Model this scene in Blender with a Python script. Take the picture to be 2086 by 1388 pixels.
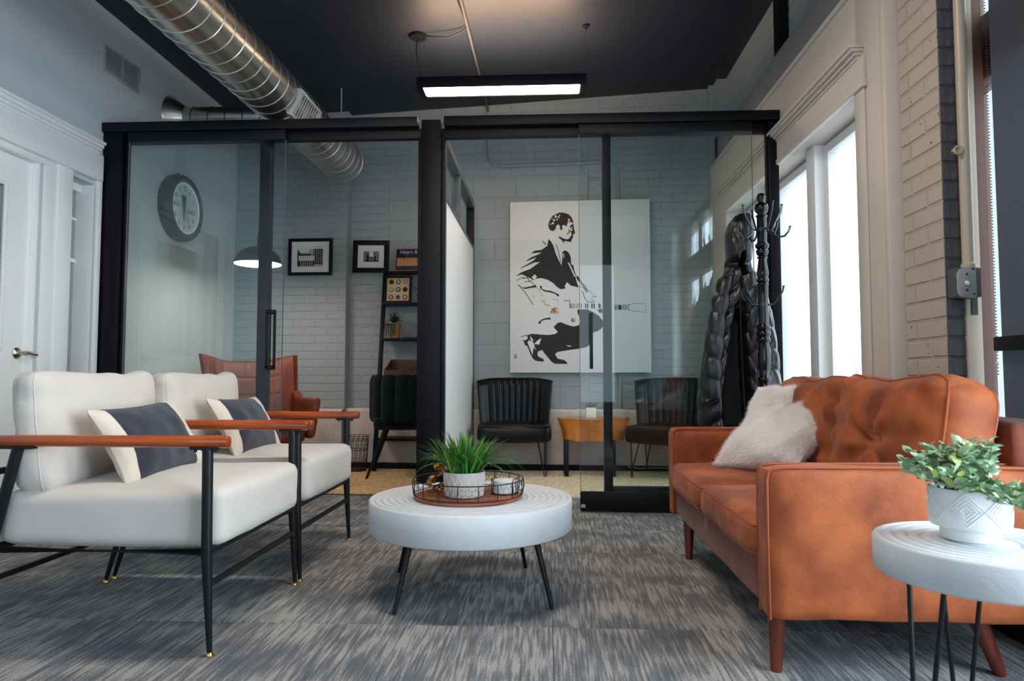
import bpy, bmesh, math, random
from math import sin, cos, pi, radians, sqrt, atan2, exp
from mathutils import Vector, Matrix, noise as mnoise

for o in list(bpy.data.objects):
    bpy.data.objects.remove(o, do_unlink=True)
SC = bpy.context.scene
COL = SC.collection

# ---------------------------------------------------------------- camera, world, light
cam = bpy.data.cameras.new('camera'); camo = bpy.data.objects.new('camera', cam); COL.objects.link(camo)
YAW, PITCH, EYE = radians(2.836), radians(3.045), 0.85
camo.location = (0, 0, EYE)
camo.rotation_euler = (pi/2 + PITCH, 0, YAW)
cam.sensor_width = 36; cam.lens = 36*1391/2086
cam.clip_start = 0.05; cam.clip_end = 200
cam.dof.use_dof = True; cam.dof.focus_distance = 3.2; cam.dof.aperture_fstop = 5.6
SC.camera = camo

W = bpy.data.worlds.new('overcast'); SC.world = W; W.use_nodes = True
bgn = W.node_tree.nodes['Background']
bgn.inputs[0].default_value = (0.82, 0.92, 1.0, 1); bgn.inputs[1].default_value = 5.0

def area(name, loc, rot, sx, sy, power, col):
    l = bpy.data.lights.new(name, 'AREA'); l.shape = 'RECTANGLE'; l.size = sx; l.size_y = sy
    l.energy = power; l.color = col
    o = bpy.data.objects.new(name, l); o.location = loc; o.rotation_euler = rot; COL.objects.link(o)
    return o
area('daylight_front_windows', (-0.7, -2.25, 1.55), (radians(90), 0, 0), 3.6, 2.2, 60, (0.75, 0.89, 1.0))
area('daylight_shop_window', (1.875, 0.88, 1.45), (radians(90), 0, radians(90)), 1.62, 2.4, 175, (0.78, 0.91, 1.0))
area('ceiling_lamp_lounge', (-0.35, 2.2, 3.12), (0, 0, 0), 1.2, 0.2, 60, (1.0, 0.88, 0.76))
for pn_, y_, z_, sy_, sz_ in (('sky_portal_tall_window', 4.48, 1.33, 2.34, 1.75), ('sky_portal_shop_window', 2.3, 1.45, 1.16, 2.4)):
    area(pn_, (1.88, y_, z_), (radians(90), 0, radians(90)), sy_, sz_, 1, (1, 1, 1)).data.cycles.is_portal = True
SC.view_settings.view_transform = 'Standard'; SC.view_settings.look = 'None'
SC.view_settings.exposure = -0.3; SC.view_settings.gamma = 1.0; SC.view_settings.use_curve_mapping = False
SC.cycles.max_bounces = 8; SC.cycles.transparent_max_bounces = 16; SC.cycles.sample_clamp_indirect = 6
SC.cycles.use_denoising = True

# ---------------------------------------------------------------- materials
def lin(c):
    r = []
    for x in c[:3]:
        x /= 255.0
        r.append(x/12.92 if x <= 0.04045 else ((x+0.055)/1.055)**2.4)
    return (r[0], r[1], r[2], 1)
MATS = {}
def mat(name, col, rough=0.6, metal=0.0, var=0.0, vscale=8.0, bump=0.0, bscale=60.0, col2=None, stretch=(1, 1, 1), coat=0.0, spec=0.5, sheen=0.0, emit=None, estr=0.0, detail=4.0, randobj=0.0):
    if name in MATS: return MATS[name]
    m = bpy.data.materials.new(name); m.use_nodes = True
    nt = m.node_tree; N = nt.nodes; L = nt.links
    b = N['Principled BSDF']
    b.inputs['Base Color'].default_value = lin(col)
    b.inputs['Roughness'].default_value = rough; b.inputs['Metallic'].default_value = metal
    b.inputs['Coat Weight'].default_value = coat; b.inputs['Specular IOR Level'].default_value = spec
    b.inputs['Sheen Weight'].default_value = sheen
    if emit:
        b.inputs['Emission Color'].default_value = lin(emit); b.inputs['Emission Strength'].default_value = estr
    if var or bump or randobj:
        tc = N.new('ShaderNodeTexCoord'); mp = N.new('ShaderNodeMapping'); mp.inputs['Scale'].default_value = stretch
        L.new(tc.outputs['Object'], mp.inputs[0])
    out = None
    if var:
        n = N.new('ShaderNodeTexNoise'); n.inputs['Scale'].default_value = vscale; n.inputs['Detail'].default_value = detail
        L.new(mp.outputs[0], n.inputs['Vector'])
        r = N.new('ShaderNodeValToRGB'); c = lin(col)
        c2 = lin(col2) if col2 else tuple(x*(1-var) for x in c[:3]) + (1,)
        r.color_ramp.elements[0].position = 0.36 if sheen and metal == 0 and detail > 6 else 0.32; r.color_ramp.elements[1].position = 0.64 if sheen and metal == 0 and detail > 6 else 0.68
        r.color_ramp.elements[0].color = c2; r.color_ramp.elements[1].color = c
        L.new(n.outputs['Fac'], r.inputs[0]); out = r.outputs[0]
    if randobj:
        oi = N.new('ShaderNodeObjectInfo'); hs = N.new('ShaderNodeHueSaturation')
        mr = N.new('ShaderNodeMapRange'); mr.inputs['To Min'].default_value = 1-randobj; mr.inputs['To Max'].default_value = 1+randobj
        L.new(oi.outputs['Random'], mr.inputs[0]); L.new(mr.outputs[0], hs.inputs['Value'])
        if out: L.new(out, hs.inputs['Color'])
        else: hs.inputs['Color'].default_value = lin(col)
        out = hs.outputs[0]
    if out: L.new(out, b.inputs['Base Color'])
    if bump:
        n2 = N.new('ShaderNodeTexNoise'); n2.inputs['Scale'].default_value = bscale; n2.inputs['Detail'].default_value = 5
        L.new(mp.outputs[0], n2.inputs['Vector'])
        bp = N.new('ShaderNodeBump'); bp.inputs['Strength'].default_value = bump; bp.inputs['Distance'].default_value = 0.01
        L.new(n2.outputs['Fac'], bp.inputs['Height']); L.new(bp.outputs[0], b.inputs['Normal'])
    MATS[name] = m
    return m

def glass_mat(name, tint, refl=0.06):
    m = bpy.data.materials.new(name); m.use_nodes = True
    nt = m.node_tree; N = nt.nodes; L = nt.links
    N.remove(N['Principled BSDF']); out = N['Material Output']
    t = N.new('ShaderNodeBsdfTransparent'); t.inputs[0].default_value = (*tint, 1)
    g = N.new('ShaderNodeBsdfGlossy'); g.inputs['Roughness'].default_value = 0.01; g.inputs['Color'].default_value = (0.9, 0.97, 1, 1)
    f = N.new('ShaderNodeFresnel'); f.inputs['IOR'].default_value = 1.5
    x = N.new('ShaderNodeMixShader')
    ge = N.new('ShaderNodeNewGeometry'); sb = N.new('ShaderNodeMath'); sb.operation = 'SUBTRACT'; sb.inputs[0].default_value = 1.0
    L.new(ge.outputs['Backfacing'], sb.inputs[1]); mu = N.new('ShaderNodeMath'); mu.operation = 'MULTIPLY'
    L.new(f.outputs[0], mu.inputs[0]); L.new(sb.outputs[0], mu.inputs[1])
    mu2 = N.new('ShaderNodeMath'); mu2.operation = 'MULTIPLY'; mu2.inputs[1].default_value = 1.35; mu2.use_clamp = True   # both faces of the pane reflect
    L.new(mu.outputs[0], mu2.inputs[0])
    L.new(mu2.outputs[0], x.inputs[0]); L.new(t.outputs[0], x.inputs[1]); L.new(g.outputs[0], x.inputs[2]); L.new(x.outputs[0], out.inputs[0])
    return m

def carpet_mat():
    m = bpy.data.materials.new('carpet'); m.use_nodes = True
    nt = m.node_tree; N = nt.nodes; L = nt.links; b = N['Principled BSDF']
    b.inputs['Roughness'].default_value = 0.95; b.inputs['Specular IOR Level'].default_value = 0.1
    tc = N.new('ShaderNodeTexCoord'); oi = N.new('ShaderNodeObjectInfo')
    va = N.new('ShaderNodeVectorMath'); va.operation = 'MULTIPLY_ADD'
    va.inputs[1].default_value = (37, 91, 13); L.new(oi.outputs['Random'], va.inputs[0]); L.new(tc.outputs['Object'], va.inputs[2])
    mp = N.new('ShaderNodeMapping'); mp.inputs['Scale'].default_value = (1, 0.055, 1); L.new(va.outputs[0], mp.inputs[0])
    n1 = N.new('ShaderNodeTexNoise'); n1.inputs['Scale'].default_value = 105; n1.inputs['Detail'].default_value = 2; L.new(mp.outputs[0], n1.inputs['Vector'])
    mp2 = N.new('ShaderNodeMapping'); mp2.inputs['Scale'].default_value = (1, 1, 1); L.new(va.outputs[0], mp2.inputs[0])
    n2 = N.new('ShaderNodeTexNoise'); n2.inputs['Scale'].default_value = 5.0; n2.inputs['Detail'].default_value = 2; L.new(mp2.outputs[0], n2.inputs['Vector'])
    n3 = N.new('ShaderNodeTexNoise'); n3.inputs['Scale'].default_value = 230; n3.inputs['Detail'].default_value = 2; L.new(tc.outputs['Object'], n3.inputs['Vector'])
    a1 = N.new('ShaderNodeMath'); a1.operation = 'MULTIPLY_ADD'; a1.inputs[1].default_value = 0.75
    L.new(n1.outputs['Fac'], a1.inputs[0])
    a2 = N.new('ShaderNodeMath'); a2.operation = 'MULTIPLY'; a2.inputs[1].default_value = 0.5; L.new(n2.outputs['Fac'], a2.inputs[0])
    L.new(a2.outputs[0], a1.inputs[2])
    a3 = N.new('ShaderNodeMath'); a3.operation = 'MULTIPLY_ADD'; a3.inputs[1].default_value = 0.55; L.new(n3.outputs['Fac'], a3.inputs[0]); L.new(a1.outputs[0], a3.inputs[2])
    r = N.new('ShaderNodeValToRGB'); e = r.color_ramp.elements
    e[0].position = 0.70; e[0].color = lin((88, 91, 97)); e[1].position = 1.10; e[1].color = lin((158, 155, 151))
    r.color_ramp.interpolation = 'LINEAR'
    k = e.new(0.90); k.color = lin((112, 113, 116))
    L.new(a3.outputs[0], r.inputs[0]); L.new(r.outputs[0], b.inputs['Base Color'])
    bp = N.new('ShaderNodeBump'); bp.inputs['Strength'].default_value = 0.5; bp.inputs['Distance'].default_value = 0.004
    L.new(n3.outputs['Fac'], bp.inputs['Height']); L.new(bp.outputs[0], b.inputs['Normal'])
    return m

def wood_mat(name, c1, c2, axis='X', scale=6.0, rough=0.3, coat=0.3):
    st = {'X': (0.08, 1, 1), 'Y': (1, 0.08, 1), 'Z': (1, 1, 0.08)}[axis]
    return mat(name, c1, rough, 0, 0.5, scale*8, 0.06, 120, col2=c2, stretch=st, coat=coat, detail=6)

m_wall_l = mat('grey_paint', (198, 206, 211), 0.75, var=0.06, vscale=1.5, bump=0.05, bscale=200)
m_brick = mat('painted_brick_grey', (150, 160, 164), 0.6, bump=0.35, bscale=22)
m_mortar = mat('painted_mortar_grey', (144, 154, 159), 0.7, bump=0.4, bscale=40)
m_block = mat('painted_block_grey', (150, 160, 164), 0.62, bump=0.3, bscale=60)
m_plinth = mat('rough_concrete', (222, 212, 204), 0.85, var=0.2, vscale=7, bump=1.0, bscale=22)
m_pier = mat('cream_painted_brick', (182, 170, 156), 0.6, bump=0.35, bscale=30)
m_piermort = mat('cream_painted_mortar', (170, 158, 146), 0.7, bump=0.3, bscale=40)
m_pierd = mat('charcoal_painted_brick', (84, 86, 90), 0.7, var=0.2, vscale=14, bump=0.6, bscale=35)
m_ceil = mat('dark_ceiling_paint', (31, 38, 51), 0.5, var=0.1, vscale=3, bump=0.05, bscale=150)
m_winframe = mat('window_frame_white', (240, 242, 243), 0.45)
m_white = mat('white_trim_paint', (242, 244, 243), 0.45)
m_cream = mat('warm_white_trim', (205, 196, 186), 0.5)
m_beam = mat('grey_beam_paint', (134, 136, 138), 0.7)
m_black = mat('black_metal', (9, 11, 16), 0.42, spec=0.35)
m_blackfr = mat('black_frame', (8, 10, 16), 0.5, spec=0.25)
m_grfr = mat('grey_frame', (88, 92, 96), 0.4)
m_dark = mat('dark_interior', (8, 9, 12), 0.8)
m_glass = glass_mat('partition_glass', (0.935, 0.97, 0.965))
m_wglass = glass_mat('window_glass', (0.95, 0.97, 0.98))
m_carpet = carpet_mat()
m_rug = mat('jute_light', (236, 224, 196), 0.95, var=0.35, vscale=60, bump=0.6, bscale=150, col2=(190, 172, 138), spec=0.1)
m_rug2 = mat('jute_tan', (226, 194, 148), 0.95, var=0.35, vscale=60, bump=0.6, bscale=150, col2=(172, 140, 100), spec=0.1)
m_cushion = mat('off_white_linen', (206, 198, 190), 0.9, var=0.04, vscale=4, bump=0.08, bscale=700, sheen=0.2, spec=0.2)
m_navy = mat('charcoal_wool', (44, 48, 62), 0.95, var=0.25, vscale=180, bump=0.5, bscale=300, sheen=0.3, spec=0.15)
m_seam = mat('linen_seam', (206, 201, 196), 0.9)
m_creamfab = mat('cream_wool', (222, 210, 194), 0.95, var=0.08, vscale=150, bump=0.4, bscale=300, sheen=0.2, spec=0.15)
m_armwood = wood_mat('orange_brown_wood', (196, 90, 34), (124, 48, 16), 'X', 2.6, 0.28, 0.5)
m_brass = mat('brass', (196, 150, 84), 0.25, 1.0)
m_table = mat('white_painted_wood', (202, 206, 210), 0.6, var=0.05, vscale=20, bump=0.12, bscale=90, stretch=(1, 1, 1))
m_tray = wood_mat('tray_wood', (176, 98, 60), (120, 58, 34), 'X', 4, 0.5, 0.1)
m_concrete = mat('pale_concrete', (196, 190, 182), 0.8, var=0.08, vscale=25, bump=0.1, bscale=100)
m_line = mat('white_line', (232, 230, 226), 0.6)
m_grass = mat('green_blade', (58, 128, 48), 0.45, var=0.35, vscale=12, randobj=0.35, spec=0.4)
m_grass2 = mat('lime_blade', (120, 158, 58), 0.45, var=0.3, vscale=12, randobj=0.2, spec=0.4)
m_soil = mat('dark_soil', (30, 34, 24), 0.95, spec=0.05)
m_gold = mat('antique_gold', (206, 150, 62), 0.22, 1.0, var=0.3, vscale=20)
m_coaster = mat('white_coaster', (226, 226, 224), 0.6)
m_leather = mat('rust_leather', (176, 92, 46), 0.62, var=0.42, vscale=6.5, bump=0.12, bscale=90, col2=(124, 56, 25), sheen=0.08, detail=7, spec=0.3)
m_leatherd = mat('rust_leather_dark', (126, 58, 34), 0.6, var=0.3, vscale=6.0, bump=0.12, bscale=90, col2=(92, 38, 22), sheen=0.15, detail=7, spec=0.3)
m_piping = mat('rust_piping', (150, 70, 34), 0.5)
m_sofaleg = wood_mat('dark_red_wood', (112, 44, 24), (70, 24, 14), 'Z', 5, 0.35, 0.3)
m_fur = mat('ivory_fur', (254, 251, 248), 0.9, sheen=0.6, spec=0.15)
_nt = m_fur.node_tree; _tr = _nt.nodes.new('ShaderNodeBsdfTranslucent'); _tr.inputs[0].default_value = lin((254, 251, 249)); _mx = _nt.nodes.new('ShaderNodeMixShader'); _mx.inputs[0].default_value = 0.5
_nt.links.new(_nt.nodes['Principled BSDF'].outputs[0], _mx.inputs[1]); _nt.links.new(_tr.outputs[0], _mx.inputs[2]); _nt.links.new(_mx.outputs[0], _nt.nodes['Material Output'].inputs[0])
m_ceramic = mat('white_ceramic', (226, 228, 228), 0.4, bump=0.05, bscale=80)
m_leaf = mat('eucalyptus_leaf', (168, 202, 160), 0.38, var=0.3, vscale=30, randobj=0.35)
m_leaf2 = mat('yellow_green_leaf', (190, 204, 120), 0.5, var=0.2, vscale=30, randobj=0.2)
m_stem = mat('plant_stem', (74, 104, 58), 0.6)
m_lacquer = mat('black_lacquer', (5, 5, 7), 0.16, spec=0.4, coat=0.2)
m_hook = mat('gunmetal_hook', (70, 76, 84), 0.28, 0.9)
m_puffer = mat('black_nylon', (15, 16, 22), 0.36, bump=0.3, bscale=26, spec=0.55)
m_pufferd = mat('black_lining', (10, 10, 14), 0.7)
m_bleather = mat('black_leather', (8, 10, 14), 0.3, bump=0.1, bscale=120, spec=0.3)
m_stump = mat('honey_live_edge_wood', (226, 142, 58), 0.4, var=0.4, vscale=9, col2=(176, 92, 30), stretch=(1, 1, 0.25), coat=0.3, detail=8)
m_stumptop = mat('stump_top_wood', (204, 140, 82), 0.35, var=0.3, vscale=14, col2=(160, 96, 48), coat=0.4, detail=8)
m_brownl = mat('brown_leather', (120, 52, 28), 0.5, var=0.3, vscale=5, bump=0.1, bscale=100, col2=(84, 32, 16), spec=0.3)
m_velvet = mat('dark_green_velvet', (7, 22, 21), 0.8, sheen=0.12, spec=0.1)
m_wire = mat('bronze_wire', (70, 48, 34), 0.45, 0.7)
m_galv = mat('galvanised_steel', (205, 203, 196), 0.27, 1.0, var=0.22, vscale=6, stretch=(1, 0.3, 1), bump=0.05, bscale=30)
m_galvd = mat('galvanised_seam', (188, 190, 188), 0.35, 1.0)
m_vent = mat('vent_paint', (168, 172, 172), 0.55)
m_nickel = mat('satin_nickel', (176, 164, 152), 0.25, 1.0)
m_emit = mat('lamp_diffuser', (255, 240, 225), 0.5, emit=(255, 226, 196), estr=34.0)
m_emitup = mat('lamp_top_diffuser', (255, 240, 225), 0.5, emit=(255, 214, 176), estr=75.0)
m_bulb = mat('lamp_inner_glow', (255, 250, 245), 0.5, emit=(255, 240, 226), estr=26.0)
m_paper = mat('white_paper', (222, 224, 222), 0.7)
m_ink = mat('black_ink', (32, 28, 31), 0.7, var=0.15, vscale=40)
m_grey = mat('grey_wash', (118, 122, 122), 0.7)
m_lgrey = mat('light_grey_wash', (172, 176, 176), 0.7)
m_ochre = mat('ochre_ink', (176, 112, 52), 0.7)
m_canvas = mat('canvas_white', (214, 217, 219), 0.75, bump=0.1, bscale=300)
m_steel = mat('painted_conduit', (150, 158, 160), 0.5)
m_cconduit = mat('ceiling_conduit_paint', (72, 74, 78), 0.5)
m_conduit2 = mat('cream_conduit', (184, 170, 152), 0.4)
m_woodbrown = mat('stained_frame_wood', (92, 56, 44), 0.5, var=0.2, vscale=20, stretch=(1, 1, 0.1))
m_shade = mat('charcoal_shade_fabric', (78, 81, 90), 0.85, var=0.25, vscale=8, bump=0.3, bscale=400, stretch=(1, 1, 0.15))
_nt = m_shade.node_tree; _tr = _nt.nodes.new('ShaderNodeBsdfTranslucent'); _tr.inputs[0].default_value = lin((60, 62, 70)); _mx = _nt.nodes.new('ShaderNodeMixShader'); _mx.inputs[0].default_value = 0.22
_nt.links.new(_nt.nodes['Principled BSDF'].outputs[0], _mx.inputs[1]); _nt.links.new(_tr.outputs[0], _mx.inputs[2]); _nt.links.new(_mx.outputs[0], _nt.nodes['Material Output'].inputs[0])
m_snow = mat('pale_ground', (236, 238, 240), 0.9)
m_twig = mat('bare_twig', (84, 78, 74), 0.9)
m_switch = mat('grey_switch_plate', (158, 162, 162), 0.5)
m_clockrim = mat('clock_rim', (8, 10, 15), 0.5, spec=0.2)
m_clockbez = mat('clock_bezel', (70, 50, 56), 0.3, spec=0.4)
m_clockface = mat('clock_face', (236, 246, 240), 0.4)
m_neon = mat('clock_ring', (240, 246, 248), 0.3, emit=(235, 245, 255), estr=0.12)
m_navybook = mat('navy_cover', (24, 28, 66), 0.4)
m_orange = mat('orange_print', (196, 120, 72), 0.6)
m_tan = mat('tan_board', (206, 182, 138), 0.7)
m_bluebook = mat('blue_spine', (28, 92, 128), 0.5)
m_greyfelt = mat('grey_felt', (110, 116, 118), 0.9, var=0.15, vscale=30)
m_crate = wood_mat('dark_crate_wood', (96, 52, 32), (60, 28, 18), 'X', 5, 0.6, 0.0)
m_planter = wood_mat('pale_planter_wood', (196, 140, 88), (150, 96, 54), 'X', 5, 0.5, 0.0)
m_dgreen = mat('dark_leaf', (30, 66, 36), 0.5, randobj=0.3)
m_pinkpot = mat('dusty_pink_pot', (150, 120, 120), 0.6)

# ---------------------------------------------------------------- mesh helpers
class M:
    def __init__(s): s.v = []; s.f = []
    def add(s, vs, fs):
        b = len(s.v); s.v += [tuple(p) for p in vs]; s.f += [tuple(b+i for i in f) for f in fs]; return s
    def box(s, x0, x1, y0, y1, z0, z1):
        return s.add([(x0,y0,z0),(x1,y0,z0),(x1,y1,z0),(x0,y1,z0),(x0,y0,z1),(x1,y0,z1),(x1,y1,z1),(x0,y1,z1)],
                     [(3,2,1,0),(4,5,6,7),(0,1,5,4),(1,2,6,5),(2,3,7,6),(3,0,4,7)])
    def bar(s, p, q, w, h, up=(0,0,1)):
        p = Vector(p); q = Vector(q); d = (q-p).normalized(); u = Vector(up)
        if abs(d.dot(u)) > 0.98: u = Vector((0,1,0)) if abs(d.y) < 0.9 else Vector((1,0,0))
        a = d.cross(u).normalized(); b = a.cross(d).normalized()
        vs = []
        for c in (p, q):
            for i, j in ((-1,-1),(1,-1),(1,1),(-1,1)): vs.append(c + a*(i*w/2) + b*(j*h/2))
        return s.add(vs, [(3,2,1,0),(4,5,6,7),(0,1,5,4),(1,2,6,5),(2,3,7,6),(3,0,4,7)])
    def tube(s, path, r, n=8, closed=False, caps=True):
        P = [Vector(p) for p in path]; k = len(P)
        rr = r if isinstance(r, (list, tuple)) else [r]*k
        T = []
        for i in range(k):
            a = P[i-1] if (i > 0 or closed) else P[i]; b = P[(i+1) % k] if (i < k-1 or closed) else P[i]
            t = b-a; T.append(t.normalized() if t.length > 1e-9 else Vector((0,0,1)))
        u = Vector((0,0,1)) if abs(T[0].z) < 0.9 else Vector((1,0,0))
        nrm = T[0].cross(u).normalized(); vs = []
        for i in range(k):
            nrm = nrm - T[i]*nrm.dot(T[i])
            nrm = nrm.normalized() if nrm.length > 1e-6 else T[i].orthogonal().normalized()
            bn = T[i].cross(nrm)
            for j in range(n):
                a = 2*pi*j/n; vs.append(P[i] + (nrm*cos(a) + bn*sin(a))*rr[i])
        fs = []
        for i in range(k if closed else k-1):
            i2 = (i+1) % k
            for j in range(n):
                j2 = (j+1) % n; fs.append((i*n+j, i*n+j2, i2*n+j2, i2*n+j))
        if caps and not closed:
            fs.append(tuple(range(n))[::-1]); fs.append(tuple((k-1)*n+j for j in range(n)))
        return s.add(vs, fs)
    def rod(s, p, q, r0, r1=None, n=12): return s.tube([p, q], [r0, r0 if r1 is None else r1], n)
    def lathe(s, prof, c=(0,0,0), n=32, axis='Z', close=True):
        vs = []; fs = []
        for r, h in prof:
            for j in range(n):
                a = 2*pi*j/n; x, y = r*cos(a), r*sin(a)
                vs.append({'Z': (c[0]+x, c[1]+y, c[2]+h), 'X': (c[0]+h, c[1]+x, c[2]+y), 'Y': (c[0]+y, c[1]+h, c[2]+x)}[axis])
        for i in range(len(prof)-1):
            for j in range(n):
                j2 = (j+1) % n; fs.append((i*n+j, i*n+j2, (i+1)*n+j2, (i+1)*n+j))
        if close:
            fs.append(tuple(range(n))[::-1]); fs.append(tuple((len(prof)-1)*n+j for j in range(n)))
        return s.add(vs, fs)
    def grid(s, fn, nu, nv, wu=False):
        vs = []; fs = []; cu = nu if wu else nu+1
        for j in range(nv+1):
            for i in range(cu): vs.append(fn(i/nu, j/nv))
        for j in range(nv):
            for i in range(nu):
                i2 = (i+1) % cu; fs.append((j*cu+i, j*cu+i2, (j+1)*cu+i2, (j+1)*cu+i))
        return s.add(vs, fs)
    def ball(s, c, r, n=12, m=8, sc=(1,1,1)):
        prof = [(max(1e-4, r*sin(pi*i/m)), -r*cos(pi*i/m)) for i in range(m+1)]
        b = len(s.v); s.lathe(prof, (0,0,0), n)
        for i in range(b, len(s.v)):
            p = s.v[i]; s.v[i] = (c[0]+p[0]*sc[0], c[1]+p[1]*sc[1], c[2]+p[2]*sc[2])
        return s
    def poly(s, pts): return s.add(pts, [tuple(range(len(pts)))])
    def xf(s, mtx):
        s.v = [tuple(mtx @ Vector(p)) for p in s.v]; return s
    def mesh(s, name, bevel=0.0, seg=2, smooth=35, tri=False):
        me = bpy.data.meshes.new(name); me.from_pydata(s.v, [], s.f); me.update()
        bm = bmesh.new(); bm.from_mesh(me)
        bmesh.ops.recalc_face_normals(bm, faces=bm.faces)
        if bevel:
            bm.edges.ensure_lookup_table()
            es = [e for e in bm.edges if len(e.link_faces) == 2 and e.calc_face_angle(0) > 0.6]
            bmesh.ops.bevel(bm, geom=es, offset=bevel, segments=seg, affect='EDGES', profile=0.5, clamp_overlap=True)
        bm.to_mesh(me); bm.free()
        if smooth:
            me.shade_smooth(); me.set_sharp_from_angle(angle=radians(smooth))
        return me

ROOT = {}
def tag(o, label=None, cat=None, group=None, kind=None):
    if label: o['label'] = label
    if cat: o['category'] = cat
    if group: o['group'] = group
    if kind: o['kind'] = kind
    return o
def thing(name, label, cat, loc=(0,0,0), rz=0.0, group=None):
    o = bpy.data.objects.new(name, None); COL.objects.link(o)
    o.empty_display_size = 0.05
    o.location = loc; o.rotation_euler = (0, 0, rz); tag(o, label, cat, group)
    return o
def rootm(o):
    while o.parent: o = o.parent
    return Matrix.Translation(o.location) @ o.rotation_euler.to_matrix().to_4x4()
def part(name, m, ma, parent, local=False, bevel=0.0, seg=2, smooth=35, label=None, kind=None):
    me = m.mesh(name, bevel, seg, smooth)
    if not local: me.transform(rootm(parent).inverted())
    me.materials.append(ma)
    o = bpy.data.objects.new(name, me); COL.objects.link(o); o.parent = parent
    if label: o['label'] = label
    if kind: o['kind'] = kind
    return o
def solo(name, m, ma, label, cat, loc=(0,0,0), group=None, bevel=0.0, seg=2, smooth=35):
    me = m.mesh(name, bevel, seg, smooth); me.transform(Matrix.Translation(Vector(loc)).inverted()); me.materials.append(ma)
    o = bpy.data.objects.new(name, me); COL.objects.link(o); o.location = loc
    return tag(o, label, cat, group)
def struct(name, m, ma, loc=(0,0,0), rz=0.0, bevel=0.0, local=False, smooth=35):
    me = m.mesh(name, bevel, 2, smooth)
    mx = Matrix.Translation(loc) @ Matrix.Rotation(rz, 4, 'Z')
    if not local: me.transform(mx.inverted())
    me.materials.append(ma)
    o = bpy.data.objects.new(name, me); COL.objects.link(o); o.location = loc; o.rotation_euler = (0,0,rz); o['kind'] = 'structure'
    return o
def piece(name, me, parent, mtx):
    o = bpy.data.objects.new(name, me); COL.objects.link(o); o.parent = parent; o.matrix_local = mtx; return o
def dup(root, loc, rz=None, label=None, group=None):
    r = root.copy(); COL.objects.link(r); r.location = loc
    if rz is not None: r.rotation_euler = (0, 0, rz)
    if label: r['label'] = label
    if group: r['group'] = group
    for ch in list(root.children):
        c = ch.copy(); COL.objects.link(c); c.parent = r
        for g in list(ch.children):
            d = g.copy(); COL.objects.link(d); d.parent = c
    return r
def text(name, s, size, ma, parent, mtx, align='CENTER', ext=0.0005, sx=1.0):
    cu = bpy.data.curves.new(name, 'FONT'); cu.body = s; cu.size = size; cu.align_x = align; cu.align_y = 'CENTER'; cu.extrude = ext
    cu.materials.append(ma)
    tmp = bpy.data.objects.new(name, cu); COL.objects.link(tmp)
    me = bpy.data.meshes.new_from_object(tmp.evaluated_get(bpy.context.evaluated_depsgraph_get())); me.name = name
    bpy.data.objects.remove(tmp, do_unlink=True); bpy.data.curves.remove(cu)
    o = bpy.data.objects.new(name, me); COL.objects.link(o); o.parent = parent
    o.matrix_local = mtx @ Matrix.Diagonal((sx, 1, 1, 1)); return o
def smooth01(x): x = max(0, min(1, x)); return x*x*(3-2*x)
def arc(c, r, a0, a1, n, plane='XZ'):
    o = []
    for i in range(n+1):
        a = radians(a0 + (a1-a0)*i/n); x, y = r*cos(a), r*sin(a)
        o.append({'XZ': (c[0]+x, c[1], c[2]+y), 'XY': (c[0]+x, c[1]+y, c[2]), 'YZ': (c[0], c[1]+x, c[2]+y)}[plane])
    return o
def softbox(w, d, h, r, crown=0.0, n=10, wr=0.0, seed=0, side=0.0, cfreq=7.0, rings=()):
    """rounded, crowned upholstery block centred at the origin; crown bulges +-z, side bulges the flanks"""
    m = M(); bm = bmesh.new(); bmesh.ops.create_cube(bm, size=2.0)
    bmesh.ops.subdivide_edges(bm, edges=bm.edges[:], cuts=n, use_grid_fill=True)
    a, b, c = w/2, d/2, h/2; r = min(r, a*0.99, b*0.99, c*0.99)
    bm.verts.index_update(); m.rings = []
    for ax, i in rings:       # rows of surface vertices, kept so that seams and piping can follow the finished shape
        val = -1 + 2*i/(n+1); ids = [(atan2(v.co[(ax+2) % 3], v.co[(ax+1) % 3]), v.index) for v in bm.verts if abs(v.co[ax]-val) < 1e-4]
        m.rings.append([k for _, k in sorted(ids)])
    for v in bm.verts:
        x, y, z = v.co
        q = lambda t: (abs(t)**0.85)*(1 if t >= 0 else -1)
        p = Vector((q(x)*a, q(y)*b, q(z)*c))
        i = Vector((max(-a+r, min(a-r, p.x)), max(-b+r, min(b-r, p.y)), max(-c+r, min(c-r, p.z))))
        dl = p-i
        if dl.length > 1e-6: p = i + dl.normalized()*r
        nx, ny, nz = p.x/a, p.y/b, p.z/c
        p.z += crown*nz*(1-nx*nx)*(1-ny*ny)
        p.x += side*nx*(1-ny*ny)*(1-nz*nz); p.y += side*ny*(1-nx*nx)*(1-nz*nz)
        if wr:
            k = mnoise.noise(Vector((p.x*cfreq+seed, p.y*cfreq, p.z*cfreq)))*wr
            k2 = (1-abs(mnoise.noise(Vector((p.x*cfreq*1.1+seed*3, p.y*cfreq*1.7, p.z*cfreq*1.3+5)))))**6
            dv = Vector((nx, ny, nz)).normalized(); p += dv*(k - k2*wr*0.9)
        v.co = p
    m.v = [tuple(v.co) for v in bm.verts]; bm.verts.index_update()
    m.f = [tuple(v.index for v in f.verts) for f in bm.faces]; bm.free(); return m
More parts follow.
